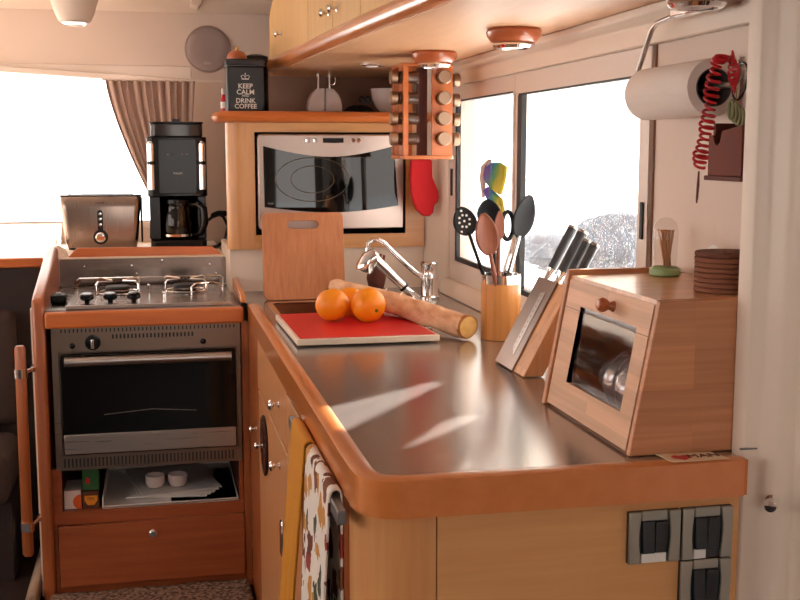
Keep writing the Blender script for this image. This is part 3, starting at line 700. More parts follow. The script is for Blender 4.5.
obj('end_strip', MB().box((.2485, 1.497, Z0), (.262, 1.56, zc)), 'redz', bc)
X = .250
def face(name, y0, y1, z0, z1, mat='door', **k): return obj(name, MB().box((X-.001, y0, z0), (X+.0115, y1, z1)), mat, bc, bevel=.0015, **k)
fd = face('filler_panel', 2.842, 3.112, Z0, zc, 'redz')
d1 = face('door', 2.20, 2.836, .105, .735)
d2 = face('drawer', 2.20, 2.836, .741, zc)
d3 = face('appliance_front', 1.565, 2.194, .105, .862)
knob(fd, (X-.001, 2.905, .616), (-1, 0, 0)); knob(d2, (X-.001, 2.33, .812), (-1, 0, 0), .011, .024); knob(d1, (X-.001, 2.33, .678), (-1, 0, 0), .011, .024)
rv = obj('round_vent', MB().lathe([(0, 0), (.072, 0), (.075, .004), (.068, .007), (.060, .004), (0, .004)], (X-.001, 2.665, .635), (-1, 0, 0), 40), plain('dark_brown_plastic', srgb(58, 34, 24), .35), d1)
mb = MB()
for k in range(12):
    a = k*PI/6; mb.box((X-.0075, -.0022, .014), (X-.0045, .0022, .060), Matrix.Translation((0, 2.665, .635)) @ Matrix.Rotation(a, 4, 'X'))
obj('vent_spoke', mb, 'walnut', rv)
knob(d1, (X-.006, 2.665, .635), (-1, 0, 0), .009, .022)
lt = obj('latch', MB().box((X-.010, 2.25, .50), (X-.001, 2.285, .575)), 'chrome', d1, bevel=.004)
tb = thing('towel_bar', 'flat grey metal bar fixed under the counter edge, carrying the towels', 'towel bar', (.237, 1.7, .85))
mb = MB(); mb.box((.230, 1.44, .846), (.243, 2.0, .866))
obj('bar', mb, 'grey', tb, bevel=.002)
for y in (1.53, 1.98): obj('bracket', MB().box((.243, y-.008, .845), (.2495, y+.008, .858)), 'grey', tb)
# towels: draped over bar
def towel(y0, y1, zf, xf, sway, wob, seed, zr=.60):
    # u across (Y), v along the drape: back bottom -> over bar -> front bottom
    def fn(u, v):
        rr = .0085
        if v < .3:
            k = v/.3; z = zr+(.868-zr)*k; x = .2445+.0015; s_ = 0
        elif v < .42:
            k = (v-.3)/.12; a = PI*k; x = .2375+rr*math.cos(a); z = .868+.010*math.sin(a); s_ = 0
        else:
            k = (v-.42)/.58; z = .868-(.868-zf)*k; s_ = k
            x = .2375-rr-(xf)*math.sin(k*PI*.5)-abs(wob*k*math.sin(u*9+seed))
        y = y0+(y1-y0)*u
        yc = (y0+y1)/2; y = yc+(y-yc)*(1+ .10*s_*math.sin(seed))+sway*s_**1.3
        return (x, y, z)
    return MB().sheet(fn, 34, 60)
obj('hand_towel', towel(1.765, 1.93, .30, .018, .10, .012, 1.2), 'yellow', org=(.237, 1.85, .84), label='mustard yellow ribbed towel hanging over the bar, behind the printed one', cat='towel', solid=.004)
obj('tea_towel', towel(1.50, 1.745, .30, .010, .02, .016, 4.1), 'printed', org=(.237, 1.65, .84), label='white tea towel with brown and ochre print hanging over the bar', cat='towel', solid=.003)
# switches
def switch(x, z, label, tog):
    s = thing('switch_panel', label, 'switch', (x+.038, 1.39, z), (0, 0, 0), 'switch panels on the counter end')
    W_ = .0765; H = .074; y = 1.3895
    obj('backplate', MB().box((x, y-.006, z), (x+W_, y, z+H)), 'switchblk', s, bevel=.001)
    for xa, xb in ((x, x+.019), (x+W_-.019, x+W_)):
        mm = MB(); pts = []
        xo, xi, dd = (xa, xb, 1) if xa == x else (xb, xa, -1)
        pts = [(xo, z), (xi-dd*.001, z)]+[(xi-dd*.004*math.sin(PI*k/6), z+H*k/6) for k in range(1, 6)]+[(xi-dd*.001, z+H), (xo, z+H)]
        mm.prism(pts, 'y', y-.011, y-.006)
        obj('side_cover', mm, 'switchsil', s, bevel=.0012)
    obj('end_cover', MB().box((x+.0195, y-.0085, z+H-.013), (x+W_-.0195, y-.006, z+H)), 'switchsil', s)
    obj('end_cover', MB().box((x+.0195, y-.0085, z), (x+.0195+(.037 if tog < 2 else .018), y-.006, z+.013)), 'white', s)
    for k in range(2):
        xs = x+.0195+k*.0188
        m4 = Matrix.Translation((xs+.0092, y-.008, z+.037)) @ Matrix.Rotation(math.radians(5 if k else -5), 4, 'X')
        obj('rocker', MB().box((-.0088, -.004, -.0225), (.0088, .003, .0225), m4), 'switchblk', s, bevel=.001)
    return s
switch(.627, .781, 'double rocker switch panel at left of the group on the counter end', 1)
switch(.7065, .781, 'rocker switch panel at upper right under the counter end', 2)
switch(.7065, .705, 'lower rocker switch panel, beneath the upper right one', 2)

# ================================================================ MICROWAVE CABINET
mc = thing('microwave_cabinet', 'honey wood wall cabinet holding the microwave with a rounded shelf on top', 'cabinet', (.5, 3.6, 1.05))
OX0, OX1, OZ0, OZ1 = .300, .765, 1.093, 1.404
mb = MB(); YF, Yb = 3.40, 3.418
mb.box((OX1, YF, 1.050), (.8255, Yb, 1.432)).box((OX0, YF, 1.050), (OX1, Yb, OZ0)).box((OX0, YF, OZ1), (OX1, Yb, 1.432))
obj('face_frame', mb, 'mwcab', mc)
mb = MB(); mb.prism([(OX0, 3.40), (.262, 3.40)]+[(.258+.042*math.cos(math.radians(a)), 3.442+.042*math.sin(math.radians(a))) for a in (262, 250, 235, 220, 205, 190, 180)]+[(.222, 3.50), (.30, 3.86), (.312, 3.86), (.236, 3.50), (.24, 3.46), (.262, 3.42), (OX0, 3.418)], 'z', 1.050, 1.432)
obj('rounded_side', mb, wood('honey_upright', srgb(206, 142, 84), srgb(220, 160, 98), 'z', .35, 70, .2), mc, ang=40)
mb = MB(); mb.box((.236, 3.42, 1.0505), (.82, 3.86, 1.06)).box((.30, 3.85, 1.06), (.82, 3.86, 1.43)).box((.822, 3.42, 1.05), (.8255, 3.86, 1.43))
obj('inner_case', mb, 'rubber', mc)
sh = MB(); sh.prism([(.215, 3.372), (.826, 3.372), (.826, 3.862), (.33, 3.862), (.205, 3.50), (.205, 3.385)], 'z', 1.434, 1.464)
obj('top_shelf', sh, 'mwcab', mc)
rp_ = [(0, 0), (0, .031), (.010, .032), (.020, .028), (.026, .0155), (.020, .003), (.010, -.001)]
pth = [(.826, 3.371, 1.433), (.23, 3.371, 1.433), (.212, 3.376, 1.433), (.204, 3.392, 1.433), (.204, 3.50, 1.433)]
m_ = MB(); sweep(m_, pth, [(-u, v) for u, v in rp_]) if False else sweep(m_, pth, [(u, v) for u, v in rp_])
obj('shelf_edge', m_, 'edge_x', mc, ang=50)
mw = thing('microwave', 'silver microwave oven with curved black glass door in the wall cabinet', 'microwave', (.53, 3.42, 1.107))
mb = MB(); mb.box((.315, 3.425, 1.112), (.750, 3.80, 1.392)).prism(rrect(.308, 1.110, .757, 1.398, .012), 'y', 3.392, 3.425)
obj('body', mb, 'silver', mw, bevel=.004)
N = 16
topc = [(.324+.400*k/N, 1.362-.032*math.sin(PI*k/N)) for k in range(N+1)]
botc = [(.738-.412*k/N, 1.180-.018*math.sin(PI*k/N)) for k in range(N+1)]
def bulge(x): return 3.3915-.016*math.sin(PI*max(0, min(1, (x-.31)/.445)))
def curved_panel(poly_top, poly_bot_same, off, th=.004):
    mm = MB()
    n = len(poly_top)
    rings = []
    for (xa, za), (xb, zb_) in zip(poly_top, poly_bot_same):
        rings.append([(xa, bulge(xa)-off, za), (xb, bulge(xb)-off, zb_), (xb, bulge(xb)-off-th, zb_), (xa, bulge(xa)-off-th, za)])
    return mm.loft(rings)
xs = [.310+.445*k/N for k in range(N+1)]
obj('front_fascia', curved_panel([(x, 1.395) for x in xs], [(x, 1.112) for x in xs], -.004, .008), 'silver', mw, bevel=.002)
dg_ = obj('door_glass', curved_panel(topc, botc[::-1], .0045, .003), 'blackglass', mw)
mb = MB()
for r, cx, a_, c_ in ((.052, .470, 1.0, .6), (.085, .470, 1.05, .75)):
    mb.tube([(cx+r*a_*math.cos(2*PI*k/40)*1.25, bulge(cx)-.0085, 1.262+r*math.sin(2*PI*k/40)*.78) for k in range(40)], .0012, 6, closed=True)
obj('inner_ring', mb, plain('dim_steel', srgb(96, 84, 66), .3, .8), dg_)
obj('display', curved_panel([(.503, 1.386), (.535, 1.386), (.566, 1.386)], [(.503, 1.372), (.535, 1.371), (.566, 1.372)], .0045, .0015), 'black', mw)
for x in (.457, .480, .595, .612):
    obj('button', MB().lathe([(0, 0), (.008, 0), (.007, .003), (0, .0035)], (x, bulge(x)-.0045, 1.379), (0, -1, 0), 16), 'chrome', mw)
text('lettering', 'PHILIPS', .006, 'text', mw, (.345, bulge(.345)-.0078, 1.19), (PI/2, 0, 0))

# ---------------------------------------------------------------- on the shelf
ct = thing('coffee_tin', 'black coffee tin with white lettering on the shelf above the microwave', 'tin', (.28, 3.52, 1.4645))
mb = MB(); mb.box((.226, 3.462, 1.4655), (.338, 3.572, 1.603)); obj('canister', mb, 'tin', ct, bevel=.006, bseg=3)
obj('lid', MB().box((.223, 3.459, 1.6035), (.341, 3.575, 1.624)), 'tin', ct, bevel=.005, bseg=3)
obj('rim_line', MB().box((.2225, 3.4585, 1.6025), (.3415, 3.5755, 1.6038)), 'grey', ct)
text('lettering', 'KEEP\nCALM', .0205, 'text', ct, (.281, 3.4614, 1.533), (PI/2, 0, 0), bold=.0003)
text('lettering', 'AND', .010, 'text', ct, (.281, 3.4614, 1.5135), (PI/2, 0, 0))
text('lettering', 'DRINK\nCOFFEE', .0195, 'text', ct, (.281, 3.4614, 1.490), (PI/2, 0, 0), bold=.0003)
mb = MB(); cx, cz, y = .281, 1.562, 3.4610
mb.prism([(cx-.011, cz), (cx+.011, cz), (cx+.010, cz+.003), (cx-.010, cz+.003)], 'y', y-.0006, y)
for s_ in (-1, 1):
    mb.tube([(cx+s_*.0095, y-.0003, cz+.003), (cx+s_*.0125, y-.0003, cz+.009), (cx+s_*.009, y-.0003, cz+.013), (cx+s_*.003, y-.0003, cz+.011), (cx, y-.0003, cz+.006)], .0008, 6)
    mb.ball((cx+s_*.0125, y, cz+.010), .0012, (1, .4, 1), 8)
mb.ball((cx, y, cz+.015), .0018, (1, .4, 1), 8).box((cx-.0005, y-.0006, cz+.012), (cx+.0005, y, cz+.020)).box((cx-.002, y-.0006, cz+.0165), (cx+.002, y, cz+.0175))
obj('crown_emblem', mb, 'text', ct)
gr = thing('pepper_mill', 'round brown wooden mill top with brass tip behind the coffee tin', 'pepper mill', (.270, 3.64, 1.4645))
obj('body', MB().lathe([(0, 0), (.024, 0), (.026, .01), (.018, .05), (.022, .12), (.016, .150), (0, .15)], (.270, 3.64, 1.4645), (0, 0, 1), 24), 'lampwood', gr)
obj('cap', MB().ball((.270, 3.64, 1.640), .032, (1, 1, .75)), 'lampwood', gr)
obj('tip', MB().lathe([(0, 0), (.005, 0), (.006, .006), (.003, .012), (0, .014)], (.270, 3.64, 1.663), (0, 0, 1), 12), plain('brass', srgb(200, 160, 90), .25, 1), gr)
bj = thing('black_jar', 'black lidded jar peeking out behind the right side of the coffee tin', 'jar', (.335, 3.68, 1.4645))
obj('body', MB().lathe([(0, 0), (.038, 0), (.040, .01), (.040, .155), (.034, .165), (0, .165)], (.335, 3.70, 1.4645), (0, 0, 1), 28), 'black', bj)
obj('lid', MB().lathe([(0, 0), (.040, 0), (.040, .02), (.020, .026), (0, .026)], (.335, 3.70, 1.630), (0, 0, 1), 28), 'blackm', bj)
rb = thing('small_bottle', 'small red and white bottle at the left of the coffee tin', 'bottle', (.224, 3.59, 1.4645))
obj('bottle', MB().lathe([(0, 0), (.010, 0), (.010, .045), (.006, .055), (.006, .058), (0, .058)], (.2235, 3.59, 1.4645), (0, 0, 1), 16), 'redboard', rb)
obj('label_band', MB().lathe([(.0103, 0), (.0103, .02)], (.2235, 3.59, 1.480), (0, 0, 1), 16), 'white', rb)
obj('cap', MB().lathe([(0, 0), (.007, 0), (.007, .018), (0, .018)], (.2235, 3.59, 1.5226), (0, 0, 1), 16), 'porcelain', rb)
for sx_, lb, lo in ((-1, 'cream half-dome container with a plain chrome stem, left of the pair', 0), (1, 'cream half-dome container with a looped chrome stem, right of the pair', 1)):
    cx = .5455+sx_*.0012; y = 3.62
    t_ = thing('condiment_container', lb, 'container', (cx+sx_*.025, y, 1.4645), group='cream half-dome containers on the shelf')
    prof2 = [(cx, 1.4645), (cx+sx_*.052, 1.4645), (cx+sx_*.054, 1.485), (cx+sx_*.050, 1.51), (cx+sx_*.040, 1.530), (cx+sx_*.026, 1.544), (cx, 1.547)]
    obj('body', MB().prism(prof2, 'y', y-.03, y+.03), 'porcelain', t_, bevel=.006, bseg=3)
    xs_ = cx+sx_*.017
    obj('stem', MB().cyl((xs_, y, 1.545), (xs_, y, 1.587), .0035).cyl((xs_, y, 1.582), (xs_, y, 1.594), .006), 'chrome', t_)
    if lo: obj('ring', MB().tube([(xs_+.008+.010*math.cos(a*PI/8), y-.004, 1.572+.014*math.sin(a*PI/8)) for a in range(-7, 8)], .0016, 8), 'chrome', t_)
hb = thing('dark_bow_cloth', 'dark bundled cloth with a bow between the cream containers and the bowl', 'cloth', (.66, 3.62, 1.4645))
def lump(u, v):
    a = 2*PI*u; r = 1-v; k = .052*(1+.12*math.sin(3*a)+.08*math.sin(7*a))
    return (.66+k*r*math.cos(a), 3.62+.04*r*math.sin(a), 1.4655+.030*(1-r**2.4)+.003*math.sin(9*a)*r)
obj('bundle', MB().sheet(lump, 40, 10), 'blackm', hb)
obj('bow', MB().tube([(.675+.016*math.cos(t), 3.60, 1.505+.010*math.sin(2*t)+.006) for t in [2*PI*k/24 for k in range(24)]], .004, 8, closed=True), 'blackm', hb)
obj('bowl', MB().lathe([(0, .002), (.020, .0), (.022, .004), (.040, .022), (.052, .050), (.057, .082), (.055, .082), (.050, .052), (.038, .026), (0, .010)], (.752, 3.60, 1.4645), (0, 0, 1), 36), 'porcelain', org=(.752, 3.6, 1.4645), label='white porcelain bowl at the right end of the shelf, behind the spice rack', cat='bowl')

# ================================================================ OVERHEAD CABINETS
oc = thing('overhead_cabinet', 'golden wood overhead cabinet with rounded cherry rail along its lower edge', 'cabinet', (.65, 2.5, 1.6))
R = [(.383, 3.78), (.410, 3.30), (.445, 2.69), (.463, 2.41), (.481, 2.17), (.494, 2.00), (.508, 1.70), (.520, 1.20), (.525, .6)]
def rx(y):
    for (xa, ya), (xb, yb) in zip(R, R[1:]):
        if ya >= y >= yb: return xa+(xb-xa)*(ya-y)/(ya-yb)
    return R[-1][0]
obj('soffit', MB().prism([(x+.004, y) for x, y in R]+[(.8795, .6), (.8795, 3.879), (.40, 3.879)], 'z', 1.600, 1.612), 'soffit', oc)
mb = MB(); rings = []
cap = [(.386, 3.795, .012)]
pts = [(.385, 3.80, 1.622), (.384, 3.785, 1.622)]+[(x, y, 1.622) for x, y in R]
mb.tube(pts, [.012]+[.021]*(len(pts)-1), 20)
obj('lower_rail', mb, 'edge', oc)
mb = MB(); Rc = [p for p in R if p[1] < 3.4]; Rc = [(rx(3.35), 3.35)]+[p for p in Rc if p[1] < 3.34]
mb.prism([(x+.016, y) for x, y in Rc]+[(.8795, .6), (.8795, 3.35)], 'z', 1.6435, 1.886)
mb.prism([(3.3501, 1.6435), (3.779, 1.6435), (3.779, 1.775), (3.755, 1.803), (3.71, 1.829), (3.64, 1.850), (3.55, 1.868), (3.42, 1.886), (3.3501, 1.886)], 'x', .4245, .8795)
mb.prism([(rx(3.35)+.016, 3.3501), (rx(3.776)+.008, 3.776), (.4244, 3.776), (.4244, 3.3501)], 'z', 1.6435, 1.77)
obj('carcass', mb, wood('carcass_veneer', srgb(150, 84, 48), srgb(168, 100, 60), 'z', .5), oc)
cuts = [3.765, 3.10, 2.785, 2.50, 2.13, 1.75]
for i, (ya, yb) in enumerate(zip(cuts, cuts[1:])):
    a = (rx(ya)+.003, ya-.0035); b = (rx(yb)+.003, yb+.0035)
    q = [a, b, (b[0]+.0125, b[1]), (a[0]+.0125, a[1])]
    if i == 0:
        # far door with a rounded top corner
        m4 = MB(); prof3 = [(3.763, 1.6445), (3.763, 1.772), (3.745, 1.796), (3.70, 1.823), (3.64, 1.843), (3.55, 1.860), (3.42, 1.880), (3.1045, 1.884), (3.1045, 1.6445)]
        A = [(rx(y)+.003, y, z) for y, z in prof3]; B = [(rx(y)+.0155, y, z) for y, z in prof3]
        m4.loft([A, B])
    else:
        m4 = MB(); m4.prism(q, 'z', 1.6445, 1.884)
    d = obj('door', m4, 'over', oc, bevel=.0015)
    ky, kz = {0: (3.52, 1.706), 1: (2.83, 1.690), 2: (2.735, 1.690), 3: (2.2, 1.69), 4: (2.05, 1.69)}[i]
    knob(d, (rx(ky)+.003, ky, kz), (-1, 0, 0), .011, .024)
# lamps under the soffit
def downlight(x, y, label):
    t = thing('ceiling_lamp', label, 'lamp', (x, y, 1.5995), group='round wooden downlights under the overhead cabinet')
    obj('wooden_ring', MB().lathe([(0, 0), (.055, 0), (.058, -.006), (.056, -.016), (.048, -.026), (.040, -.030), (0, -.030)], (x, y, 1.5995), (0, 0, 1), 40), 'lampwood', t)
    obj('chrome_rim', MB().lathe([(.0, -.0302), (.043, -.0302), (.044, -.034), (.038, -.040), (.032, -.040), (.030, -.036), (0, -.036)], (x, y, 1.5995), (0, 0, 1), 36), 'chrome', t)
    obj('lens', MB().lathe([(0, -.041), (.018, -.040), (.029, -.036), (.029, -.0363), (0, -.0363)], (x, y, 1.5995), (0, 0, 1), 32), 'porcelain', t)
downlight(.712, 2.83, 'round wooden downlight just above the spice rack')
downlight(.742, 2.27, 'middle round wooden downlight above the salt-spotted window')
downlight(.80, 1.575, 'round wooden downlight at the top edge, above the paper towel roll')
sp2 = thing('recessed_spotlight', 'small chrome recessed spotlight in the soffit left of the spice rack', 'spotlight', (.635, 3.27, 1.599))
obj('bezel', MB().lathe([(0, 0), (.034, 0), (.034, -.004), (.026, -.006), (.022, -.003), (0, -.003)], (.635, 3.27, 1.5995), (0, 0, 1), 32), 'chrome', sp2)
obj('lens', MB().lathe([(.021, -.0045), (.015, -.010), (0, -.012)], (.635, 3.27, 1.5995), (0, 0, 1), 24), 'porcelain', sp2)
l3 = thing('ceiling_spotlight', 'chrome ringed spotlight in the cream ceiling housing at top left', 'spotlight', (-.237, 3.9, 1.774))
obj('bezel', MB().lathe([(0, -.001), (.046, -.001), (.047, -.006), (.036, -.010), (.032, -.005), (0, -.005)], (-.237, 3.9, 1.7678), (0, 0, 1), 32), 'chrome', l3)
obj('lens', MB().lathe([(.031, -.0055), (.024, -.012), (0, -.014)], (-.237, 3.9, 1.7678), (0, 0, 1), 24), 'porcelain', l3)

# ---------------------------------------------------------------- back-left things
spk = thing('wall_speaker', 'round grey mesh speaker on the back wall, upper left of the coffee tin', 'speaker', (.212, 4.299, 1.722))
obj('grille', MB().lathe([(0, .012), (.05, .012), (.075, .010), (.080, .006)], (.212, 4.298, 1.722), (0, -1, 0), 48), plain('speaker_mesh', srgb(178, 158, 152), .6, 0, 1, 900, .1), spk)
obj('rim', MB().lathe([(.080, 0), (.086, 0), (.086, .006), (.082, .008), (.080, .006)], (.212, 4.299, 1.722), (0, -1, 0), 48), plain('speaker_rim', srgb(170, 146, 138), .5), spk)
obj('badge', MB().box((.196, 4.283, 1.665), (.226, 4.287, 1.676)), 'silver', spk, bevel=.001)
cu = thing('curtain', 'pleated beige curtain gathered to the right of the left window', 'curtain', (.0, 4.22, 1.6))
obj('curtain_rail', MB().box((-.17, 4.225, 1.598), (.30, 4.235, 1.606)), 'alu', cu)
def curt(u, v):
    z = 1.600-.46*v
    e = v**1.35
    xl = -.158+.165*e; xr = .158-.035*v
    x = xl+(xr-xl)*u
    ph = u*2*PI*11
    return (x+.003*math.sin(ph*1.3+1), 4.222+(.011*(1-.3*v))*math.sin(ph)-.02*v, z)
obj('cloth', MB().sheet(curt, 200, 40), 'curtain', cu, solid=.0015)
obj('hem', MB().tube([(curt(0, v/20)[0]-.001, curt(0, v/20)[1], curt(0, v/20)[2]) for v in range(21)], .002, 6), 'walnut', cu)

# toaster
tt = thing('toaster', 'brushed steel toaster with black dial on the shelf behind the hob', 'toaster', (-.18, 4.03, 1.0085))
ty0, ty1 = 3.985, 4.125
rings = []
for z, xa, xb, dy in ((1.0100, -.290, -.068, .010), (1.016, -.296, -.062, .004), (1.05, -.303, -.056, 0), (1.15, -.313, -.047, 0), (1.186, -.316, -.044, .002), (1.194, -.313, -.047, .010)):
    rings.append([(x, y, z) for x, y in rrect(xa, ty0+dy, xb, ty1-dy, .020, 5)])
obj('steel_shell', MB().loft(rings), brushed('toaster_steel', srgb(158, 142, 132), .25, 'z'), tt, ang=50)
obj('base', MB().prism(rrect(-.292, 3.990, -.066, 4.12, .02), 'z', 1.0085, 1.0125), 'black', tt)
mb = MB(); mb.prism(rrect(-.318, 3.992, -.042, 4.118, .022), 'z', 1.1905, 1.1965); obj('top_cover', mb, 'black', tt, bevel=.002)
ms = MB(); ms.box((-.29, 4.02, 1.1965), (-.07, 4.042, 1.1975)).box((-.29, 4.068, 1.1965), (-.07, 4.09, 1.1975)); obj('bread_slots', ms, 'rubber', tt)
obj('side_panel', MB().prism([(4.0, 1.03), (4.11, 1.03), (4.11, 1.188), (4.0, 1.188)], 'x', -.0470, -.0405), 'black', tt, bevel=.003)
cp = [(x, z) for x, z in rrect(-.192, 1.06, -.174, 1.145, .0088)]
pan = obj('control_strip', MB().prism(cp, 'y', ty0-.004, ty0+.001).lathe([(0, 0), (.025, 0), (.025, .006), (0, .006)], (-.183, ty0+.001, 1.052), (0, -1, 0), 36), 'black', tt, bevel=.001)
obj('dial', MB().lathe([(0, 0), (.016, 0), (.017, .012), (.013, .016), (0, .0165)], (-.183, ty0-.0045, 1.052), (0, -1, 0), 32), 'chrome', tt)
for z in (1.095, 1.114, 1.132): obj('button', MB().lathe([(0, 0), (.0055, 0), (.005, .003), (0, .0035)], (-.183, ty0-.0041, z), (0, -1, 0), 16), 'chrome', tt)
text('lettering', 'PHILIPS', .009, 'walnut', tt, (-.183, ty0-.0012, 1.170), (PI/2, 0, 0))

# coffee maker
cm = thing('coffee_maker', 'tall black coffee maker with grinder on the shelf beside the toaster', 'coffee maker', (.082, 4.06, 1.0085))
cx0, cx1, cy0, cy1 = -.020, .184, 3.95, 4.16
obj('base', MB().prism(rrect(cx0+.006, cy0-.005, cx1-.006, cy1, .02), 'z', 1.0095, 1.040), 'black', cm, bevel=.004)
mb = MB(); mb.box((cx0+.005, 4.09, 1.040), (cx1-.005, cy1, 1.19)).prism([(x, y) for x, y in rrect(cx0, cy0+.01, cx1, cy1, .022)], 'z', 1.19, 1.395)
mb.box((cx0+.005, 3.98, 1.04), (.022, 4.09, 1.19)).box((.150, 4.0, 1.04), (cx1-.005, 4.09, 1.19))
obj('body', mb, 'black', cm, bevel=.003)
obj('front_panel', MB().prism(rrect(.020, 1.20, .148, 1.388, .008), 'y', cy0+.001, cy0+.009), 'black', cm, bevel=.002)
obj('bean_hopper', MB().prism(rrect(-.006, 3.968, .172, 4.14, .02), 'z', 1.396, 1.440), plain('smoke_plastic', srgb(52, 46, 46), .15), cm, bevel=.003)
obj('lid', MB().prism(rrect(-.009, 3.965, .175, 4.145, .02), 'z', 1.4402, 1.447).box((.070, 4.03, 1.447), (.094, 4.07, 1.458)), 'black', cm, bevel=.002)
for x in (-.006, .166):
    c_ = obj('side_column', MB().tube([(x, cy0+.006, 1.215), (x, cy0+.006, 1.372), (x, cy0+.008, 1.378)], [.0125, .0125, .008], 20), 'chrome', cm)
    obj('column_band', MB().cyl((x, cy0+.006, 1.300), (x, cy0+.006, 1.312), .0135), 'black', c_)
for x in (.052, .068, .099, .115): obj('button', MB().lathe([(0, 0), (.004, 0), (.004, .002), (0, .002)], (x, cy0+.001, 1.335), (0, -1, 0), 14), 'grey', cm)
text('lettering', 'PHILIPS', .010, 'text', cm, (.084, cy0+.0004, 1.270), (PI/2, 0, 0))
obj('foot', MB().box((-.012, 3.96, 1.0086), (.008, 3.98, 1.0122)).box((.156, 3.96, 1.0086), (.176, 3.98, 1.0122)), 'grey', cm)
cf = thing('coffee_carafe', 'glass coffee carafe with black handle inside the coffee maker', 'carafe', (.084, 4.02, 1.041))
obj('jug', MB().lathe([(0, 0), (.050, 0), (.056, .008), (.058, .05), (.052, .095), (.046, .118), (.048, .124), (.046, .124), (.044, .118), (.050, .095), (.056, .05), (.054, .010), (0, .003)], (.080, 4.02, 1.041), (0, 0, 1), 40), 'thin', cf)
obj('band', MB().lathe([(.0585, 0), (.0585, .008)], (.080, 4.02, 1.05), (0, 0, 1), 40), 'chrome', cf)
obj('lid', MB().lathe([(0, 0), (.047, 0), (.047, .012), (0, .016)], (.080, 4.02, 1.1655), (0, 0, 1), 32), 'black', cf)
obj('handle', MB().tube([(.128, 3.99, 1.16), (.150, 3.965, 1.165), (.168, 3.95, 1.15), (.172, 3.95, 1.10), (.160, 3.96, 1.065), (.140, 3.98, 1.055)], [.010, .012, .013, .013, .012, .009], 12), 'black', cf)
pc = obj('power_cord', MB().tube([(.192, 4.09, 1.10), (.215, 4.04, 1.125), (.238, 4.0, 1.118), (.252, 3.97, 1.085), (.240, 3.95, 1.035), (.212, 3.94, 1.0165), (.18, 3.90, 1.0145)], .0055, 10).tube([(.205, 4.05, 1.118), (.225, 4.02, 1.128), (.245, 3.99, 1.128)], .010, 10), 'cord', org=(.2, 3.95, 1.0085), label='black power cord with plug looping right of the coffee maker', cat='cord')

# ================================================================ THINGS AROUND THE SINK
cb = thing('chopping_board', 'upright bamboo board with a hand slot leaning before the microwave', 'cutting board', (.42, 3.20, .922))
m4 = Matrix.Translation((.420, 3.190, .9212)) @ Matrix.Rotation(math.radians(-8), 4, 'X')
out = rrect(-.118, 0, .118, .252, .016); sl = rrect(-.045, .205, .045, .228, .0114)
bm_ = bmesh.new(); ed = []
for lp in (out, sl):
    vs = [bm_.verts.new((u, 0, v)) for u, v in lp]
    for i in range(len(vs)): ed.append(bm_.edges.new((vs[i], vs[(i+1) % len(vs)])))
bmesh.ops.triangle_fill(bm_, use_beauty=True, use_dissolve=False, edges=ed)
bad = [f for f in bm_.faces if abs(f.calc_center_median().x) < .045 and .206 < f.calc_center_median().z < .227]
bmesh.ops.delete(bm_, geom=bad, context='FACES_ONLY')
ext = bmesh.ops.extrude_face_region(bm_, geom=list(bm_.faces)); bmesh.ops.translate(bm_, verts=[v for v in ext['geom'] if isinstance(v, bmesh.types.BMVert)], vec=(0, .016, 0))
bm_.transform(m4); mm = MB(); mm.bm.free(); mm.bm = bm_
obj('board', mm, 'bambooz', cb, bevel=.002)

rbd = thing('red_cutting_board', 'cutting board with red face and cream rim holding the oranges', 'cutting board', (.46, 2.60, .92))
P4 = [(.298, 2.405), (.620, 2.402), (.600, 2.81), (.292, 2.795)]
def inset(P, d):
    c = (sum(p[0] for p in P)/4, sum(p[1] for p in P)/4)
    return [(p[0]+(d if p[0] < c[0] else -d), p[1]+(d if p[1] < c[1] else -d)) for p in P]
obj('base', MB().prism(P4, 'z', .9240, .938), plain('cream_plastic', srgb(226, 210, 190), .4), rbd, bevel=.002)
obj('red_mat', MB().prism(inset(P4, .008), 'z', .9382, .9395), 'redboard', rbd)
def orange(x, y, r, label, ax=(0, 0, 1)):
    z = .9397
    t = thing('orange', label, 'orange', (x, y, z), group='oranges on the red board')
    c = Vector((x, y, z+r*.97)); pr_ = []
    for k in range(25):
        a = PI*k/24; q = 1-.05*math.exp(-(a/.22)**2)-.05*math.exp(-((PI-a)/.22)**2)
        pr_.append((r*math.sin(a), -r*.97*math.cos(a)*q))
    obj('peel', MB().lathe(pr_, c, ax, 40), 'orange', t)
    d = Vector(ax).normalized()
    obj('stem_end', MB().lathe([(0, -.001), (.0045, 0), (.004, .0022), (0, .003)], c+d*(r*.97*.945), d, 10), plain('green_brown_stem', srgb(120, 100, 40), .7) if not M.get('stm') else M['stm'], t)
M['stm'] = plain('green_brown_stem', srgb(120, 96, 40), .7)
orange(.414, 2.645, .041, 'left front orange on the red board', (-.3, .2, 1))
orange(.497, 2.615, .042, 'right front orange with its stem scar facing the room', (.35, -1, -.25))
orange(.468, 2.705, .038, 'orange tucked behind the other two on the red board', (.2, .4, 1))
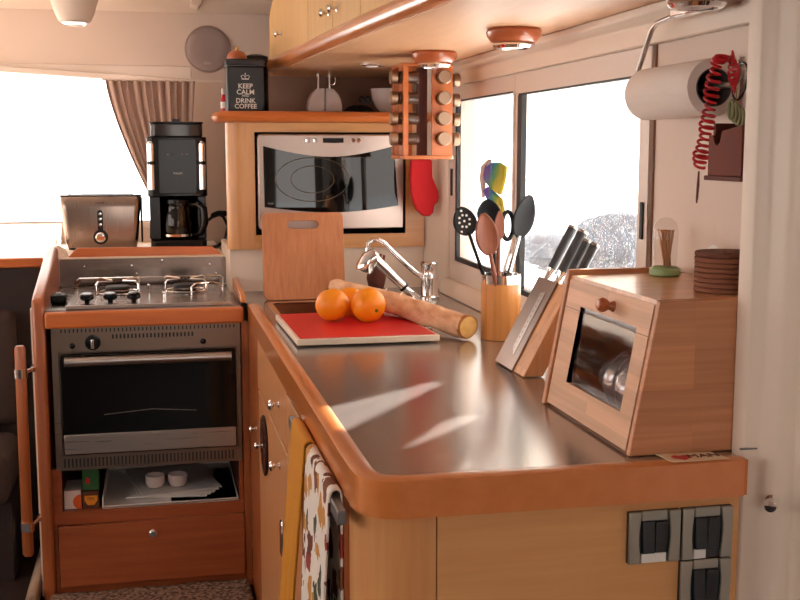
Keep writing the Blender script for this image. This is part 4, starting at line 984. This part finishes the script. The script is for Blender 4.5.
# baguette in paper
bg_ = thing('paper_wrapped_baguette', 'bread stick in a crinkled brown paper bag lying beside the oranges', 'bread', (.60, 2.75, .94))
A_, B_ = Vector((.690, 2.425, .9505)), Vector((.468, 2.96, .988))
dir_ = (B_-A_).normalized(); u_ = dir_.cross(Vector((0, 0, 1))).normalized(); v_ = u_.cross(dir_)
rings = []; rnd = random.Random(5)
for k in range(31):
    t = k/30; p = A_.lerp(B_, t); r0 = .0275*(1-.25*max(0, t-.6)/.4) if t < .97 else .016
    ring = []
    for j in range(20):
        a = 2*PI*j/20; rr = r0*(1+.07*math.sin(3*a+t*9)+.05*math.sin(5*a-t*23)+rnd.uniform(-.03, .03))
        ring.append(p+u_*math.cos(a)*rr*1.08+v_*math.sin(a)*rr*.98)
    rings.append(ring)
obj('paper_bag', MB().loft(rings), 'bag', bg_, ang=60)
obj('cut_end', MB().lathe([(.0255, 0), (.0245, .005), (.014, .008), (0, .008)], A_, -dir_, 24), 'crumb', bg_)
obj('crust', MB().lathe([(.0278, -.004), (.0275, .003), (.0255, .006), (.0235, .004)], A_, -dir_, 24), 'crust', bg_)
fl = MB()
for t, a0 in ((.36, 1.2), (.45, .9), (.56, 1.4)):
    p = A_.lerp(B_, t)+v_*.028+u_*(.006*math.cos(a0)); fl.loft([[p+u_*-.010, p+u_*-.004+dir_*.006, p+u_*-.008+v_*.004], [p+u_*.012+dir_*.02, p+u_*.014+dir_*.026, p+u_*.012+dir_*.02+v_*.005]])
obj('torn_paper_fold', fl, 'paper', bg_)
# faucet
fc = thing('faucet', 'chrome pull-out kitchen faucet with curved spout by the sink', 'faucet', (.77, 3.14, .92))
fy = 3.14
obj('column', MB().lathe([(0, 0), (.030, 0), (.030, .006), (.026, .010), (.0245, .055), (.0265, .060), (.0265, .064), (.0245, .068), (.0245, .095), (.027, .100), (.027, .104), (.022, .108), (0, .108)], (.778, fy, .9203), (0, 0, 1), 32), 'chrome', fc)
obj('lever', MB().tube([(.760, fy, .985), (.735, fy-.01, .998), (.70, fy-.02, 1.028), (.66, fy-.03, 1.066), (.640, fy-.03, 1.087), (.622, fy-.03, 1.098), (.605, fy-.03, 1.098), (.592, fy-.03, 1.088), (.587, fy-.03, 1.065)], [.009, .008, .0075, .007, .007, .007, .007, .007, .006], 14), 'chrome', fc)
hd = obj('spray_head', MB().tube([(.612, fy-.06, 1.052), (.605, fy-.06, 1.056), (.590, fy-.06, 1.046), (.575, fy-.06, 1.020), (.571, fy-.06, 1.010)], [.013, .023, .0255, .0265, .022], 24), 'chrome', fc)
obj('spray_handle', MB().tube([(.604, fy-.06, 1.046), (.625, fy-.06, 1.026), (.668, fy-.06, .984), (.690, fy-.058, .962)], [.016, .015, .0125, .0115], 20), 'chrome', fc)
obj('joint_ring', MB().cyl((.687, fy-.058, .965), (.692, fy-.058, .960), .0145), 'black', fc)
obj('hose_guide', MB().tube([(.692, fy-.058, .960), (.715, fy-.055, .938), (.728, fy-.052, .9245)], [.010, .012, .013], 16).lathe([(0, 0), (.02, 0), (.018, .005), (0, .005)], (.730, fy-.052, .9203), (0, 0, 1), 24), 'chrome', fc)
br = thing('dish_brush', 'reddish wooden dish brush standing behind the faucet spout', 'brush', (.66, 3.28, .92))
mb = MB(); mb.loft([[(.652+r*math.cos(a*PI/6), 3.30+.6*r*math.sin(a*PI/6), z) for a in range(12)] for r, z in ((.012, .9203), (.022, .93), (.030, .965), (.026, 1.0), (.018, 1.02), (.010, 1.03))])
obj('head', mb, 'walnut', br)
mb = MB()
for k in range(5): mb.tube([(.636+k*.008, 3.285, 1.0), (.628+k*.011, 3.28, 1.045-.004*abs(k-2))], .004, 6)
obj('bristles', mb, 'spoon', br)
obj('sink_stopper', MB().lathe([(0, 0), (.022, 0), (.024, .006), (.016, .012), (.006, .013), (.005, .022), (0, .023)], (.645, 3.22, .9203), (0, 0, 1), 24), 'black', org=(.645, 3.22, .9203), label='black rubber sink stopper between the bamboo board and the faucet', cat='stopper')

# oven mitt
def mitt_outline():
    return [(.775, 1.322), (.772, 1.27), (.775, 1.215), (.790, 1.172), (.812, 1.152), (.833, 1.150), (.845, 1.162), (.848, 1.185), (.858, 1.192), (.862, 1.207), (.860, 1.225), (.850, 1.25), (.842, 1.27), (.839, 1.322)]
om = thing('oven_mitt', 'red oven mitt hanging beside the microwave under the spice rack', 'oven mitt', (.80, 3.31, 1.15))
obj('glove', MB().prism([(x-.014, z) for x, z in mitt_outline()], 'y', 3.300, 3.322), 'redcloth', om, bevel=.010, bseg=4, ang=60)
obj('hanging_loop', MB().tube([(.792, 3.311, 1.315), (.787, 3.311, 1.324), (.792, 3.313, 1.329), (.797, 3.311, 1.324), (.792, 3.311, 1.315)], .002, 6).cyl((.792, 3.399, 1.326), (.792, 3.306, 1.326), .003), 'redcloth', om)

# ================================================================ SPICE RACK
rcx, rcy = .712, 2.965
rk = thing('spice_rack', 'wooden carousel spice rack hanging under the soffit by the window', 'spice rack', (rcx, rcy, 1.33))
h = .068
def sq(hh, ro=.012): return rrect(rcx-hh, rcy-hh, rcx+hh, rcy+hh, ro, 4)
obj('base_plate', MB().prism(sq(h+.004), 'z', 1.326, 1.336), 'edge_x', rk, bevel=.002)
obj('top_plate', MB().prism(sq(h+.002), 'z', 1.568, 1.576), 'edge_x', rk, bevel=.002)
obj('hanger', MB().cyl((rcx, rcy, 1.576), (rcx, rcy, 1.5995), .02), 'edge_x', rk)
zs = [1.540, 1.486, 1.433, 1.380]
# pinwheel: four boards, each with four holes; jars stand out of the faces
def holed(x0, x1, y, th):
    bm_ = bmesh.new(); ed = []
    loops = [[(x0, 1.336), (x1, 1.336), (x1, 1.568), (x0, 1.568)]]+[[((x0+x1)/2+.019*math.cos(2*PI*k/20), z+.019*math.sin(2*PI*k/20)) for k in range(20)] for z in zs]
    for lp in loops:
        vs = [bm_.verts.new((u, y, v)) for u, v in lp]
        for i in range(len(vs)): ed.append(bm_.edges.new((vs[i], vs[(i+1) % len(vs)])))
    bmesh.ops.triangle_fill(bm_, use_beauty=True, use_dissolve=False, edges=ed)
    bad = [f for f in bm_.faces if any((f.calc_center_median().x-(x0+x1)/2)**2+(f.calc_center_median().z-z)**2 < .0178**2 for z in zs)]
    bmesh.ops.delete(bm_, geom=bad, context='FACES_ONLY')
    ext = bmesh.ops.extrude_face_region(bm_, geom=list(bm_.faces)); bmesh.ops.translate(bm_, verts=[v for v in ext['geom'] if isinstance(v, bmesh.types.BMVert)], vec=(0, th, 0))
    return bm_
for q in range(4):
    bm_ = holed(rcx+.012, rcx+h, rcy-h+.002, .006)
    bm_.transform(Matrix.Translation((rcx, rcy, 0)) @ Matrix.Rotation(q*PI/2, 4, 'Z') @ Matrix.Translation((-rcx, -rcy, 0)))
    m_ = MB(); m_.bm.free(); m_.bm = bm_; obj('jar_panel', m_, 'edge_x', rk)
    m_ = MB(); m4 = Matrix.Translation((rcx, rcy, 0)) @ Matrix.Rotation(q*PI/2, 4, 'Z')
    m_.box((-h+.004, -h+.002, 1.336), (-h+.016, -h+.014, 1.568), m4); obj('post', m_, 'edge_x', rk)
obj('centre_post', MB().box((rcx-.012, rcy-.012, 1.336), (rcx+.012, rcy+.012, 1.568)), 'walnut', rk)
# one jar, axis along -Y from the board
jar0 = None; first = True
sides = [(0, 'facing the room', 'front'), (2, 'at the back facing the microwave', 'back'), (1, 'poking out toward the window', 'window'), (3, 'poking out to the left', 'left')]
tiers = ['top', 'second', 'third', 'bottom']
for q, desc, _ in sides:
    for ti, z in enumerate(zs):
        a = q*PI/2
        off = Matrix.Rotation(a, 4, 'Z') @ Vector((.040, -h-(.020 if q == 1 else 0), 0))
        loc = (rcx+off.x, rcy+off.y, z)
        lab = 'spice jar %s in the %s tier of the hanging rack' % (desc, tiers[ti])
        if jar0 is None:
            jar0 = thing('spice_jar', lab, 'jar', loc, (0, 0, a), 'spice jars in the carousel rack')
            L0 = Vector(loc)
            mj = MB().lathe([(0, .052), (.014, .050), (.0165, .044), (.0165, 0), (.0145, -.010)], L0, (0, 1, 0), 20); obj('glass_jar', mj, 'thin', jar0)
            obj('contents', MB().lathe([(0, .050), (.0155, .047), (.0158, -.004), (0, -.004)], L0, (0, 1, 0), 18), 'spice', jar0)
            obj('lid', MB().lathe([(0, -.027), (.0165, -.027), (.0180, -.025), (.0180, -.010), (0, -.0095)], L0, (0, 1, 0), 28), 'lidmetal', jar0)
        else:
            dup(jar0, loc, (0, 0, a), lab)

# ================================================================ UTENSILS
ux, uy = .771, 2.43
uh = thing('utensil_holder', 'bamboo utensil holder with a steel rim against the side window', 'utensil holder', (ux, uy, .9205))
mb = MB().lathe([(0, 0), (.044, 0), (.0455, .003), (.0455, .128), (.0415, .128), (.0415, .006), (0, .006)], (ux, uy, .9205), (0, 0, 1), 40)
obj('bamboo_cup', mb, 'holder', uh)
obj('steel_rim', MB().lathe([(.0450, .1283), (.0450, .148), (.0432, .149), (.0425, .148), (.0425, .1283)], (ux, uy, .9205), (0, 0, 1), 40), 'chrome', uh)
def spoon(name, label, base, tip, L, bw, bl, mat, hmat, tiltfwd=0, concave=.008, hr=.005, holes=False, pointy=1, cat='utensil', roll=0):
    # base: point in cup, tip: end of the head; a handle then an oval bowl
    B = Vector(base); T = Vector(tip); d = (T-B).normalized(); n = Vector((0, -1, 0)); n = (n-d*n.dot(d)).normalized(); n = Matrix.Rotation(roll, 3, d) @ n; s = d.cross(n)
    t = thing(name, label, cat, tuple(B), group=None)
    neck = T-d*bl
    obj('handle', MB().tube([B, B.lerp(neck, .5), B.lerp(neck, .9), neck+d*.006], [hr, hr, hr*.8, hr*.75], 10), hmat, t)
    rings = []
    m_ = MB()
    NU, NV = 20, 8
    def f(u, v, side):
        k = v; w_ = bw*math.sin(PI*min(1, max(0.0, k))**.85)**.62 if 0 < k < 1 else .002
        x = (u*2-1)*w_/1
        dep = concave*(1-(u*2-1)**2)*math.sin(PI*k)
        return neck+d*(bl*k)+s*x-n*(dep)+n*side
    NVV = 18
    g = [[m_.bm.verts.new(f(i/10, .02+.96*j/NVV, .0)) for j in range(NVV+1)] for i in range(11)]
    for i in range(10):
        for j in range(NVV): m_.bm.faces.new((g[i][j], g[i+1][j], g[i+1][j+1], g[i][j+1]))
    if holes:
        pass
    hd_ = obj('head', m_, mat, t, solid=.0028)
    if holes:
        for (a_, b_) in ((0, .5), (-.5, .5), (.5, .5), (0, .3), (0, .7), (-.35, .35), (.35, .35), (-.35, .65), (.35, .65), (-.0, .85), (-.6, .2)):
            c_ = neck+d*(bl*b_)+s*(a_*bw*.9)+n*.0022-n*(concave*(1-(a_*.9)**2)*math.sin(PI*b_))
            obj('lit_hole_disc', MB().lathe([(0, 0), (.0029, 0), (.0029, .0004), (0, .0004)], c_, n, 12), 'white', hd_)  # solid white discs paint the brightness seen through the skimmer holes
    return t
zb_ = .930
spoon('skimmer', 'black slotted skimmer at the far left of the utensil holder', (.782, 2.440, zb_), (.683, 2.47, 1.222), 0, .028, .070, 'nylon', 'black', holes=True, concave=.006)
spoon('wooden_spoon', 'large brown wooden spoon leaning left in the utensil holder', (.775, 2.405, zb_), (.713, 2.385, 1.212), 0, .027, .100, 'spoon', 'spoon', hr=.0065, concave=.006)
spoon('wooden_spatula', 'narrow wooden stirrer in the middle of the utensil holder', (.757, 2.420, zb_), (.757, 2.40, 1.216), 0, .0125, .070, 'spoon', 'spoon', hr=.0065, concave=.001)
spoon('ladle', 'black ladle tilted behind the wooden stirrer', (.790, 2.455, zb_), (.748, 2.47, 1.238), 0, .028, .060, 'nylon', 'black', concave=.018)
spoon('serving_spoon', 'large black spoon with steel shaft leaning right in the utensil holder', (.752, 2.432, zb_), (.843, 2.44, 1.250), 0, .027, .105, 'nylon', 'chrome', concave=.006, hr=.006, roll=.15)
fk = thing('potato_masher', 'black looped utensil with a wide steel shaft behind the serving spoon', 'utensil', (.795, 2.45, zb_))
obj('shaft', MB().box((.783, 2.452, zb_), (.802, 2.455, 1.148)), 'chrome', fk)
obj('loop', MB().tube([(.7925+.014*math.cos(a*PI/10), 2.453, 1.178+.032*math.sin(a*PI/10)) for a in range(20)], .0055, 10, closed=True), 'nylon', fk)
# colourful fish-shaped item outside the far window
fs = thing('colourful_fabric_fish', 'blue, green and yellow fabric ornament hanging outside the narrow side window', 'ornament', (1.02, 3.25, 1.15))
def fish(u, v):
    a = 2*PI*u; k = math.sin(PI*v)**.6
    return (1.03+.010*k*math.sin(a), 3.29+.0+.075*k*math.cos(a)*(1.0-.35*v), 1.295-.10*v)
mb = MB(); prof_ = [(3.42, 1.270), (3.40, 1.295), (3.34, 1.312), (3.26, 1.313), (3.20, 1.302), (3.205, 1.27), (3.23, 1.235), (3.25, 1.215), (3.33, 1.228), (3.40, 1.250)]
obj('wing', MB().prism(prof_, 'x', 1.02, 1.032), 'rainbow', fs, bevel=.004)
obj('tail', MB().prism([(3.38, 1.236), (3.42, 1.222), (3.34, 1.17), (3.23, 1.14), (3.215, 1.17), (3.24, 1.205)], 'x', 1.02, 1.032), 'rainbow', fs, bevel=.004)
obj('white_border', MB().prism([(3.36, 1.322), (3.44, 1.30), (3.455, 1.26), (3.425, 1.20), (3.415, 1.26), (3.40, 1.30), (3.35, 1.315)], 'x', 1.020, 1.030), plain('brown_white_border', srgb(96, 80, 70), .6, 0, 0, 1, .7), fs)
obj('cord', MB().cyl((1.026, 3.36, 1.318), (1.026, 3.36, 1.80), .0012), 'white', fs)

# ================================================================ KNIFE BLOCK
# slab leaning toward the wall; axis in XZ
ang = math.atan2(1.095-.922, .762-.670)
kb = thing('knife_block', 'bamboo knife block with a steel-look front leaning beside the bread box', 'knife block', (.70, 2.07, .9205))
ax = Vector((math.cos(ang), 0, math.sin(ang))); nx = Vector((math.sin(ang), 0, -math.cos(ang)))   # nx points right-down
O = Vector((.6715, 0, .9215))
def kp(y, s_, t_): return tuple(Vector((O.x, y, O.z))+ax*s_+nx*t_)
def kbox(y0, y1, s0, s1, t0, t1):
    m_ = MB(); m_.loft([[kp(y0, s0, t0), kp(y0, s1, t0), kp(y0, s1, t1), kp(y0, s0, t1)], [kp(y1, s0, t0), kp(y1, s1, t0), kp(y1, s1, t1), kp(y1, s0, t1)]]); return m_
LB = .196
ct_ = math.cos(ang)/math.sin(ang)
def kslab(y0, y1, s1, t0, t1):
    m_ = MB(); m_.loft([[kp(y, t0*ct_, t0), kp(y, s1, t0), kp(y, s1, t1), kp(y, t1*ct_, t1)] for y in (y0, y1)]); return m_
obj('block', kslab(1.985, 2.152, LB, .004, .040), wood('block_bamboo', srgb(212, 152, 104), srgb(228, 172, 124), 'z', .4, 90, 0, 60), kb, bevel=.002)
obj('front_plate', kbox(2.045, 2.152, .002, LB, -.0005, .0038), brushed('block_plate', srgb(150, 136, 128), .32, 'y'), kb, bevel=.001)
mb = MB(); yk = 2.082
mb.prism([(0, 0)]*0+[(-.010, .030), (.012, .045), (.014, .165), (-.010, .170)], 'x', 0, .0004, Matrix(((nx.x*-1, 0, ax.x, O.x-nx.x*.0009), (0, 1, 0, yk), (nx.z*-1, 0, ax.z, O.z-nx.z*.0009), (0, 0, 0, 1))))
obj('visible_blade', mb, 'steel', kb)
mb = MB()
for k in range(11):
    p = Vector(kp(yk+.004, .045+k*.0115, -.0015)); mb.lathe([(0, 0), (.0022, 0), (0, .0004)], p, -nx, 8)
obj('blade_dimples', mb, 'grey', kb)
obj('support_leg', MB().tube([kp(2.02, .10, .040), (.786, 2.02, .928)], .004, 8).tube([kp(2.12, .10, .040), (.786, 2.12, .928)], .004, 8).tube([(.786, 2.02, .9255), (.786, 2.12, .9255)], .004, 8), 'chrome', kb)
for (y, s0, Lh, off, rr, lb) in ((2.138, LB, .095, .012, .0095, 'leftmost knife in the block, with the longest grey handle'), (2.082, LB, .090, .014, .0105, 'second knife from the left in the block, with a thick grey handle'),
        (2.045, LB, .074, .016, .0085, 'third knife from the left, with a short grey handle'), (2.002, LB, .070, .016, .0085, 'rightmost knife, with the shortest grey handle')):
    q = thing('knife', lb, 'knife', kp(y, s0, off), group='knives in the block')
    a0 = Vector(kp(y, s0+.001, off))
    tilt = ax.copy()
    obj('bolster', MB().tube([a0, a0+tilt*.016, a0+tilt*.024], [.0065, .0075, rr], 14), 'chrome', q)
    obj('handle', MB().tube([a0+tilt*.0245, a0+tilt*(.03+Lh*.5), a0+tilt*(.024+Lh-.003)], [rr, rr*1.05, rr*1.08], 16), plain('grey_handle', srgb(72, 74, 76), .35, .3) if 'kh' not in M else M['kh'], q)
    obj('end_cap', MB().tube([a0+tilt*(.0215+Lh), a0+tilt*(.026+Lh)], [rr*1.1, rr*1.0], 16), 'steel', q)

# ================================================================ BREAD BOX
bx = thing('bread_box', 'bamboo bread box with slanted glazed door on the counter', 'bread box', (.74, 1.6, .9205))
zb0 = .9208
def P_(Yv, s_, t_=0):  # slanted front: s 0..1 up, t outward
    return (.645+.04*s_-t_*.984, Yv, zb0+(1.140-zb0)*s_+t_*.179)
side = [(.645, zb0), (.685, 1.140), (.8785, 1.143), (.8785, zb0)]
obj('side_panel', MB().prism(side, 'y', 1.427, 1.439), 'bamboo', bx, bevel=.0015)
side2 = [(.640, zb0), (.682, 1.150), (.8785, 1.150), (.8785, zb0)]
obj('side_panel', MB().prism(side2, 'y', 1.768, 1.780), 'bamboo', bx, bevel=.0015)
obj('top_panel', MB().prism([(.684, 1.129), (.686, 1.141), (.8785, 1.143), (.8785, 1.131)], 'y', 1.4392, 1.7678), wood('top_bamboo', srgb(206, 144, 98), srgb(222, 164, 116), 'x', .3, 120, .2, 45), bx)
obj('base_panel', MB().box((.652, 1.4392, zb0), (.866, 1.7678, zb0+.010)), 'bamboo', bx)
obj('back_panel', MB().box((.868, 1.4392, zb0), (.8785, 1.7678, 1.129)), 'bamboo', bx)
def slab(y0, y1, s0, s1, t0=-.010, t1=.002):
    return MB().loft([[P_(y0, s0, t0), P_(y0, s1, t0), P_(y0, s1, t1), P_(y0, s0, t1)], [P_(y1, s0, t0), P_(y1, s1, t0), P_(y1, s1, t1), P_(y1, s0, t1)]])
dm = MB()
for a in ((1.441, 1.482, .02, .975), (1.700, 1.766, .02, .975), (1.482, 1.700, .02, .235), (1.482, 1.700, .80, .975)):
    y0, y1, s0, s1 = a
    dm.loft([[P_(y0, s0, -.010), P_(y0, s1, -.010), P_(y0, s1, .001), P_(y0, s0, .001)], [P_(y1, s0, -.010), P_(y1, s1, -.010), P_(y1, s1, .001), P_(y1, s0, .001)]])
door = obj('door', dm, 'bamboopale', bx)
obj('door_glass', slab(1.482, 1.700, .235, .80, -.006, -.003), 'thin', door)
kn = MB().lathe([(0, 0), (.009, 0), (.007, .004), (.006, .008), (.0105, .014), (.0115, .020), (.008, .026), (0, .028)], P_(1.575, .880, .001), (-.984, 0, .179), 24)
obj('knob', kn, 'lampwood', door)
obj('seam', slab(1.441, 1.4415+.325, .765, .768, .001, .0014), 'walnut', door)
def loaf(u, v):
    a = 2*PI*u; k = math.sin(PI*v)**.5
    return (.745+.055*k*math.cos(a)*(1+.06*math.sin(9*v*3+a)), 1.47+.26*v, .982+.050*k*math.sin(a)*(1+.08*math.sin(7*a+11*v)))
obj('wrapped_loaf', MB().sheet(loaf, 30, 24), 'plasticbag', org=(.775, 1.6, .931), label='loaf in shiny grey plastic film behind the bread box glass', cat='bread')
# coasters
rnd = random.Random(11)
for k in range(8):
    z = 1.1428+k*.0074
    pos = ['bottom', 'second from the bottom', 'third from the bottom', 'fourth from the bottom', 'fourth from the top', 'third from the top', 'second from the top', 'topmost'][k]
    dx = rnd.uniform(-.0012, .0012)
    obj('coaster', MB().lathe([(0, 0), (.046, 0), (.0475, .0012), (.0475, .0055), (.046, .0068), (0, .0068)], (.828+dx, 1.505+dx, z), (0, 0, 1), 40), 'cork' if k < 7 else plain('dark_cork', srgb(120, 70, 52), .85, 0, .9, 300, .3), org=(.828+dx, 1.505+dx, z), label='round brown cork coaster, %s in the stack on the bread box' % pos, cat='coaster', group='cork coasters on the bread box')
# white disc leaning behind
obj('white_saucer', MB().lathe([(0, 0), (.028, .001), (.030, .004), (.028, .005), (0, .003)], (.853, 1.600, 1.173), (-1, .05, .25), 32), 'white', org=(.86, 1.598, 1.145), label='small white dish leaning on the wall behind the cork coasters', cat='dish')
# toothpick dispenser
tx, tyy = .828, 1.712
td = thing('toothpick_dispenser', 'glass dome toothpick holder with green base on the bread box', 'toothpick holder', (tx, tyy, 1.143))
obj('base', MB().lathe([(0, 0), (.024, 0), (.026, .003), (.025, .011), (.020, .015), (0, .015)], (tx, tyy, 1.1432), (0, 0, 1), 32), 'greenp', td)
obj('glass_dome', MB().lathe([(.019, 0), (.0205, .04), (.0205, .060), (.017, .073), (.009, .080), (0, .082)], (tx, tyy, 1.1582), (0, 0, 1), 32), 'thin', td)
rnd = random.Random(2)
for k in range(22):
    a = rnd.uniform(0, 2*PI); r = rnd.uniform(0, .010); a2 = rnd.uniform(0, 2*PI); r2 = rnd.uniform(.003, .016)
    obj('toothpick', MB().tube([(tx+.004+r*math.cos(a)*.6, tyy+r*math.sin(a)*.6, 1.1585), (tx+r2*math.cos(a2), tyy-.002+r2*math.sin(a2), 1.2195)], .0011, 6), 'pick', org=(tx, tyy, 1.159), label='thin wooden toothpick standing inside the glass dome', cat='toothpick', group='toothpicks in the glass dome')
# greeting card
cd = thing('card', 'cream card with a red heart and lettering at the front of the bread box', 'card', (.73, 1.39, .9205))
obj('sheet', MB().prism([(.686, 1.3745), (.772, 1.3745), (.762, 1.412), (.680, 1.417)], 'z', .9245, .9253), plain('cream_card', srgb(232, 206, 170), .6), cd)
obj('heart_print', MB().prism([(.708, 1.379), (.722, 1.391), (.722, 1.400), (.716, 1.404), (.709, 1.400), (.702, 1.405), (.695, 1.400), (.696, 1.391)], 'z', .9254, .9256), 'redboard', cd)
text('lettering', 'MAN', .022, 'walnut', cd, (.742, 1.395, .9256), (0, 0, 0))

# ================================================================ WALL THINGS ON THE RIGHT
hx = .830; hz = 1.445
ph = thing('paper_towel_holder', 'chrome paper towel holder hanging from the soffit by the window', 'paper towel holder', (.82, 1.7, 1.55))
obj('mount', MB().box((.816, 1.615, 1.560), (.838, 1.70, 1.580)), 'chrome', ph, bevel=.003)
obj('end_plug', MB().cyl((.828, 1.615, 1.571), (.828, 1.603, 1.571), .0085), 'blackm', ph)
obj('arm', MB().tube([(.828, 1.70, 1.565), (.828, 1.770, 1.560), (.829, 1.790, 1.553), (.830, 1.815, 1.525), (.830, 1.868, 1.455), (.830, 1.868, 1.447), (.830, 1.855, hz), (.830, 1.51, hz)], .0045, 12), 'steel', ph)
obj('end_hook', MB().tube([(.830, 1.51, hz), (.829, 1.497, hz+.008), (.828, 1.490, hz+.024), (.828, 1.488, hz+.038)], [.0045, .0055, .0062, .005], 12), 'steel', ph)
rl = thing('paper_towel_roll', 'white paper towel roll on the chrome holder', 'paper towel', (hx, 1.71, hz-.016))
rzc = hz+.0-.001
y0r, y1r = 1.570, 1.800
def ringp(r): return [(hx+r*math.cos(2*PI*k/48), rzc+r*math.sin(2*PI*k/48)) for k in range(48)]
o_, i_ = ringp(.0435), ringp(.029)
mb = MB(); mb.loft([[(x, y0r, z) for x, z in i_], [(x, y0r, z) for x, z in o_], [(x, y1r, z) for x, z in o_], [(x, y1r, z) for x, z in i_]], closed=True)
obj('paper', mb, 'paper', rl, ang=50)
ic = ringp(.0288); ii = ringp(.0275)
mb = MB(); mb.loft([[(x, y0r-.001, z) for x, z in ii], [(x, y0r-.001, z) for x, z in ic], [(x, y1r, z) for x, z in ic], [(x, y1r, z) for x, z in ii]], closed=True)
obj('cardboard_core', mb, plain('grey_card', srgb(92, 84, 84), .8), rl, ang=50)
# coiled red cord
rc = thing('coiled_key_cord', 'red coiled cord hanging from the paper towel holder end', 'cord', (.81, 1.50, 1.46))
pts = []; turns = 20; N = turns*16
base_ = [Vector(p) for p in ((.799, 1.487, 1.482), (.790, 1.488, 1.474), (.784, 1.488, 1.44), (.781, 1.488, 1.407), (.777, 1.488, 1.379), (.771, 1.488, 1.350), (.768, 1.488, 1.325))]
def bez(t):
    t *= len(base_)-1; i = min(int(t), len(base_)-2); f_ = t-i
    return base_[i].lerp(base_[i+1], f_)
for k in range(N+1):
    t = k/N; p = bez(t); a = 2*PI*turns*t; rr = .0085+.002*math.sin(t*23)+.001*math.sin(t*51)
    pts.append(p+Vector((rr*math.cos(a), .008*math.sin(a), rr*.35*math.sin(a))))
obj('coil', MB().tube(pts, .0021, 7), 'redcord', rc)
pts2 = [Vector((.812+.004*math.cos(2*PI*9*k/120), 1.484-.010*k/120+.008*math.cos(2*PI*8*k/120), 1.485-.05*k/120+.006*math.sin(2*PI*8*k/120))) for k in range(121)]
obj('coil', MB().tube(pts2, .0020, 7), 'redcord', rc)
obj('clasp', MB().tube([(.768, 1.488, 1.320), (.768, 1.489, 1.300), (.767, 1.489, 1.282), (.7665, 1.489, 1.274)], [.0012, .0022, .0018, .001], 8), 'walnut', rc)
obj('ring', MB().tube([(.822+.004*math.sin(a*PI/14), 1.478+.019*math.cos(a*PI/14), 1.447+.026*math.sin(a*PI/14)) for a in range(28)], .0016, 8, closed=True), 'black', rc)
sb = thing('string_bundle', 'olive green string bundle hanging above the wooden wall box', 'string', (.82, 1.49, 1.40))
mb = MB()
for k in range(4):
    mb.tube([(.822+.002*k, 1.500-.006*k+.007*math.cos(a*PI/8), 1.408-.004*k+.013*math.sin(a*PI/8)) for a in range(16)], .0026, 7, closed=True)
mb.tube([(.824, 1.49, 1.438), (.824, 1.492, 1.418)], .001, 6)
obj('loops', mb, 'string', sb)
wbx = thing('wall_box', 'reddish brown wooden wall pocket under the coiled cord', 'wall box', (.84, 1.51, 1.31))
by0, by1 = 1.466, 1.565
mb = MB(); mb.box((.872, 1.455, 1.305), (.8795, 1.575, 1.40)); obj('back_board', mb, 'walnut', wbx, bevel=.001)
mb = MB(); mb.prism([(by0, 1.312), (by1, 1.312), (by1, 1.372), (by1-.012, 1.372), (by1-.018, 1.360), (by1-.026, 1.356), (by1-.034, 1.362), (by1-.040, 1.378), (by0, 1.386)], 'x', .822, .829); obj('front_board', mb, 'terracotta', wbx, bevel=.001)
for ya in (by1-.007, by0): obj('side_board', MB().box((.829, ya, 1.312), (.872, ya+.007, 1.39)), 'walnut', wbx, bevel=.001)
obj('bottom_board', MB().box((.818, by0-.006, 1.305), (.872, by1+.004, 1.3118)), 'walnut', wbx, bevel=.001)
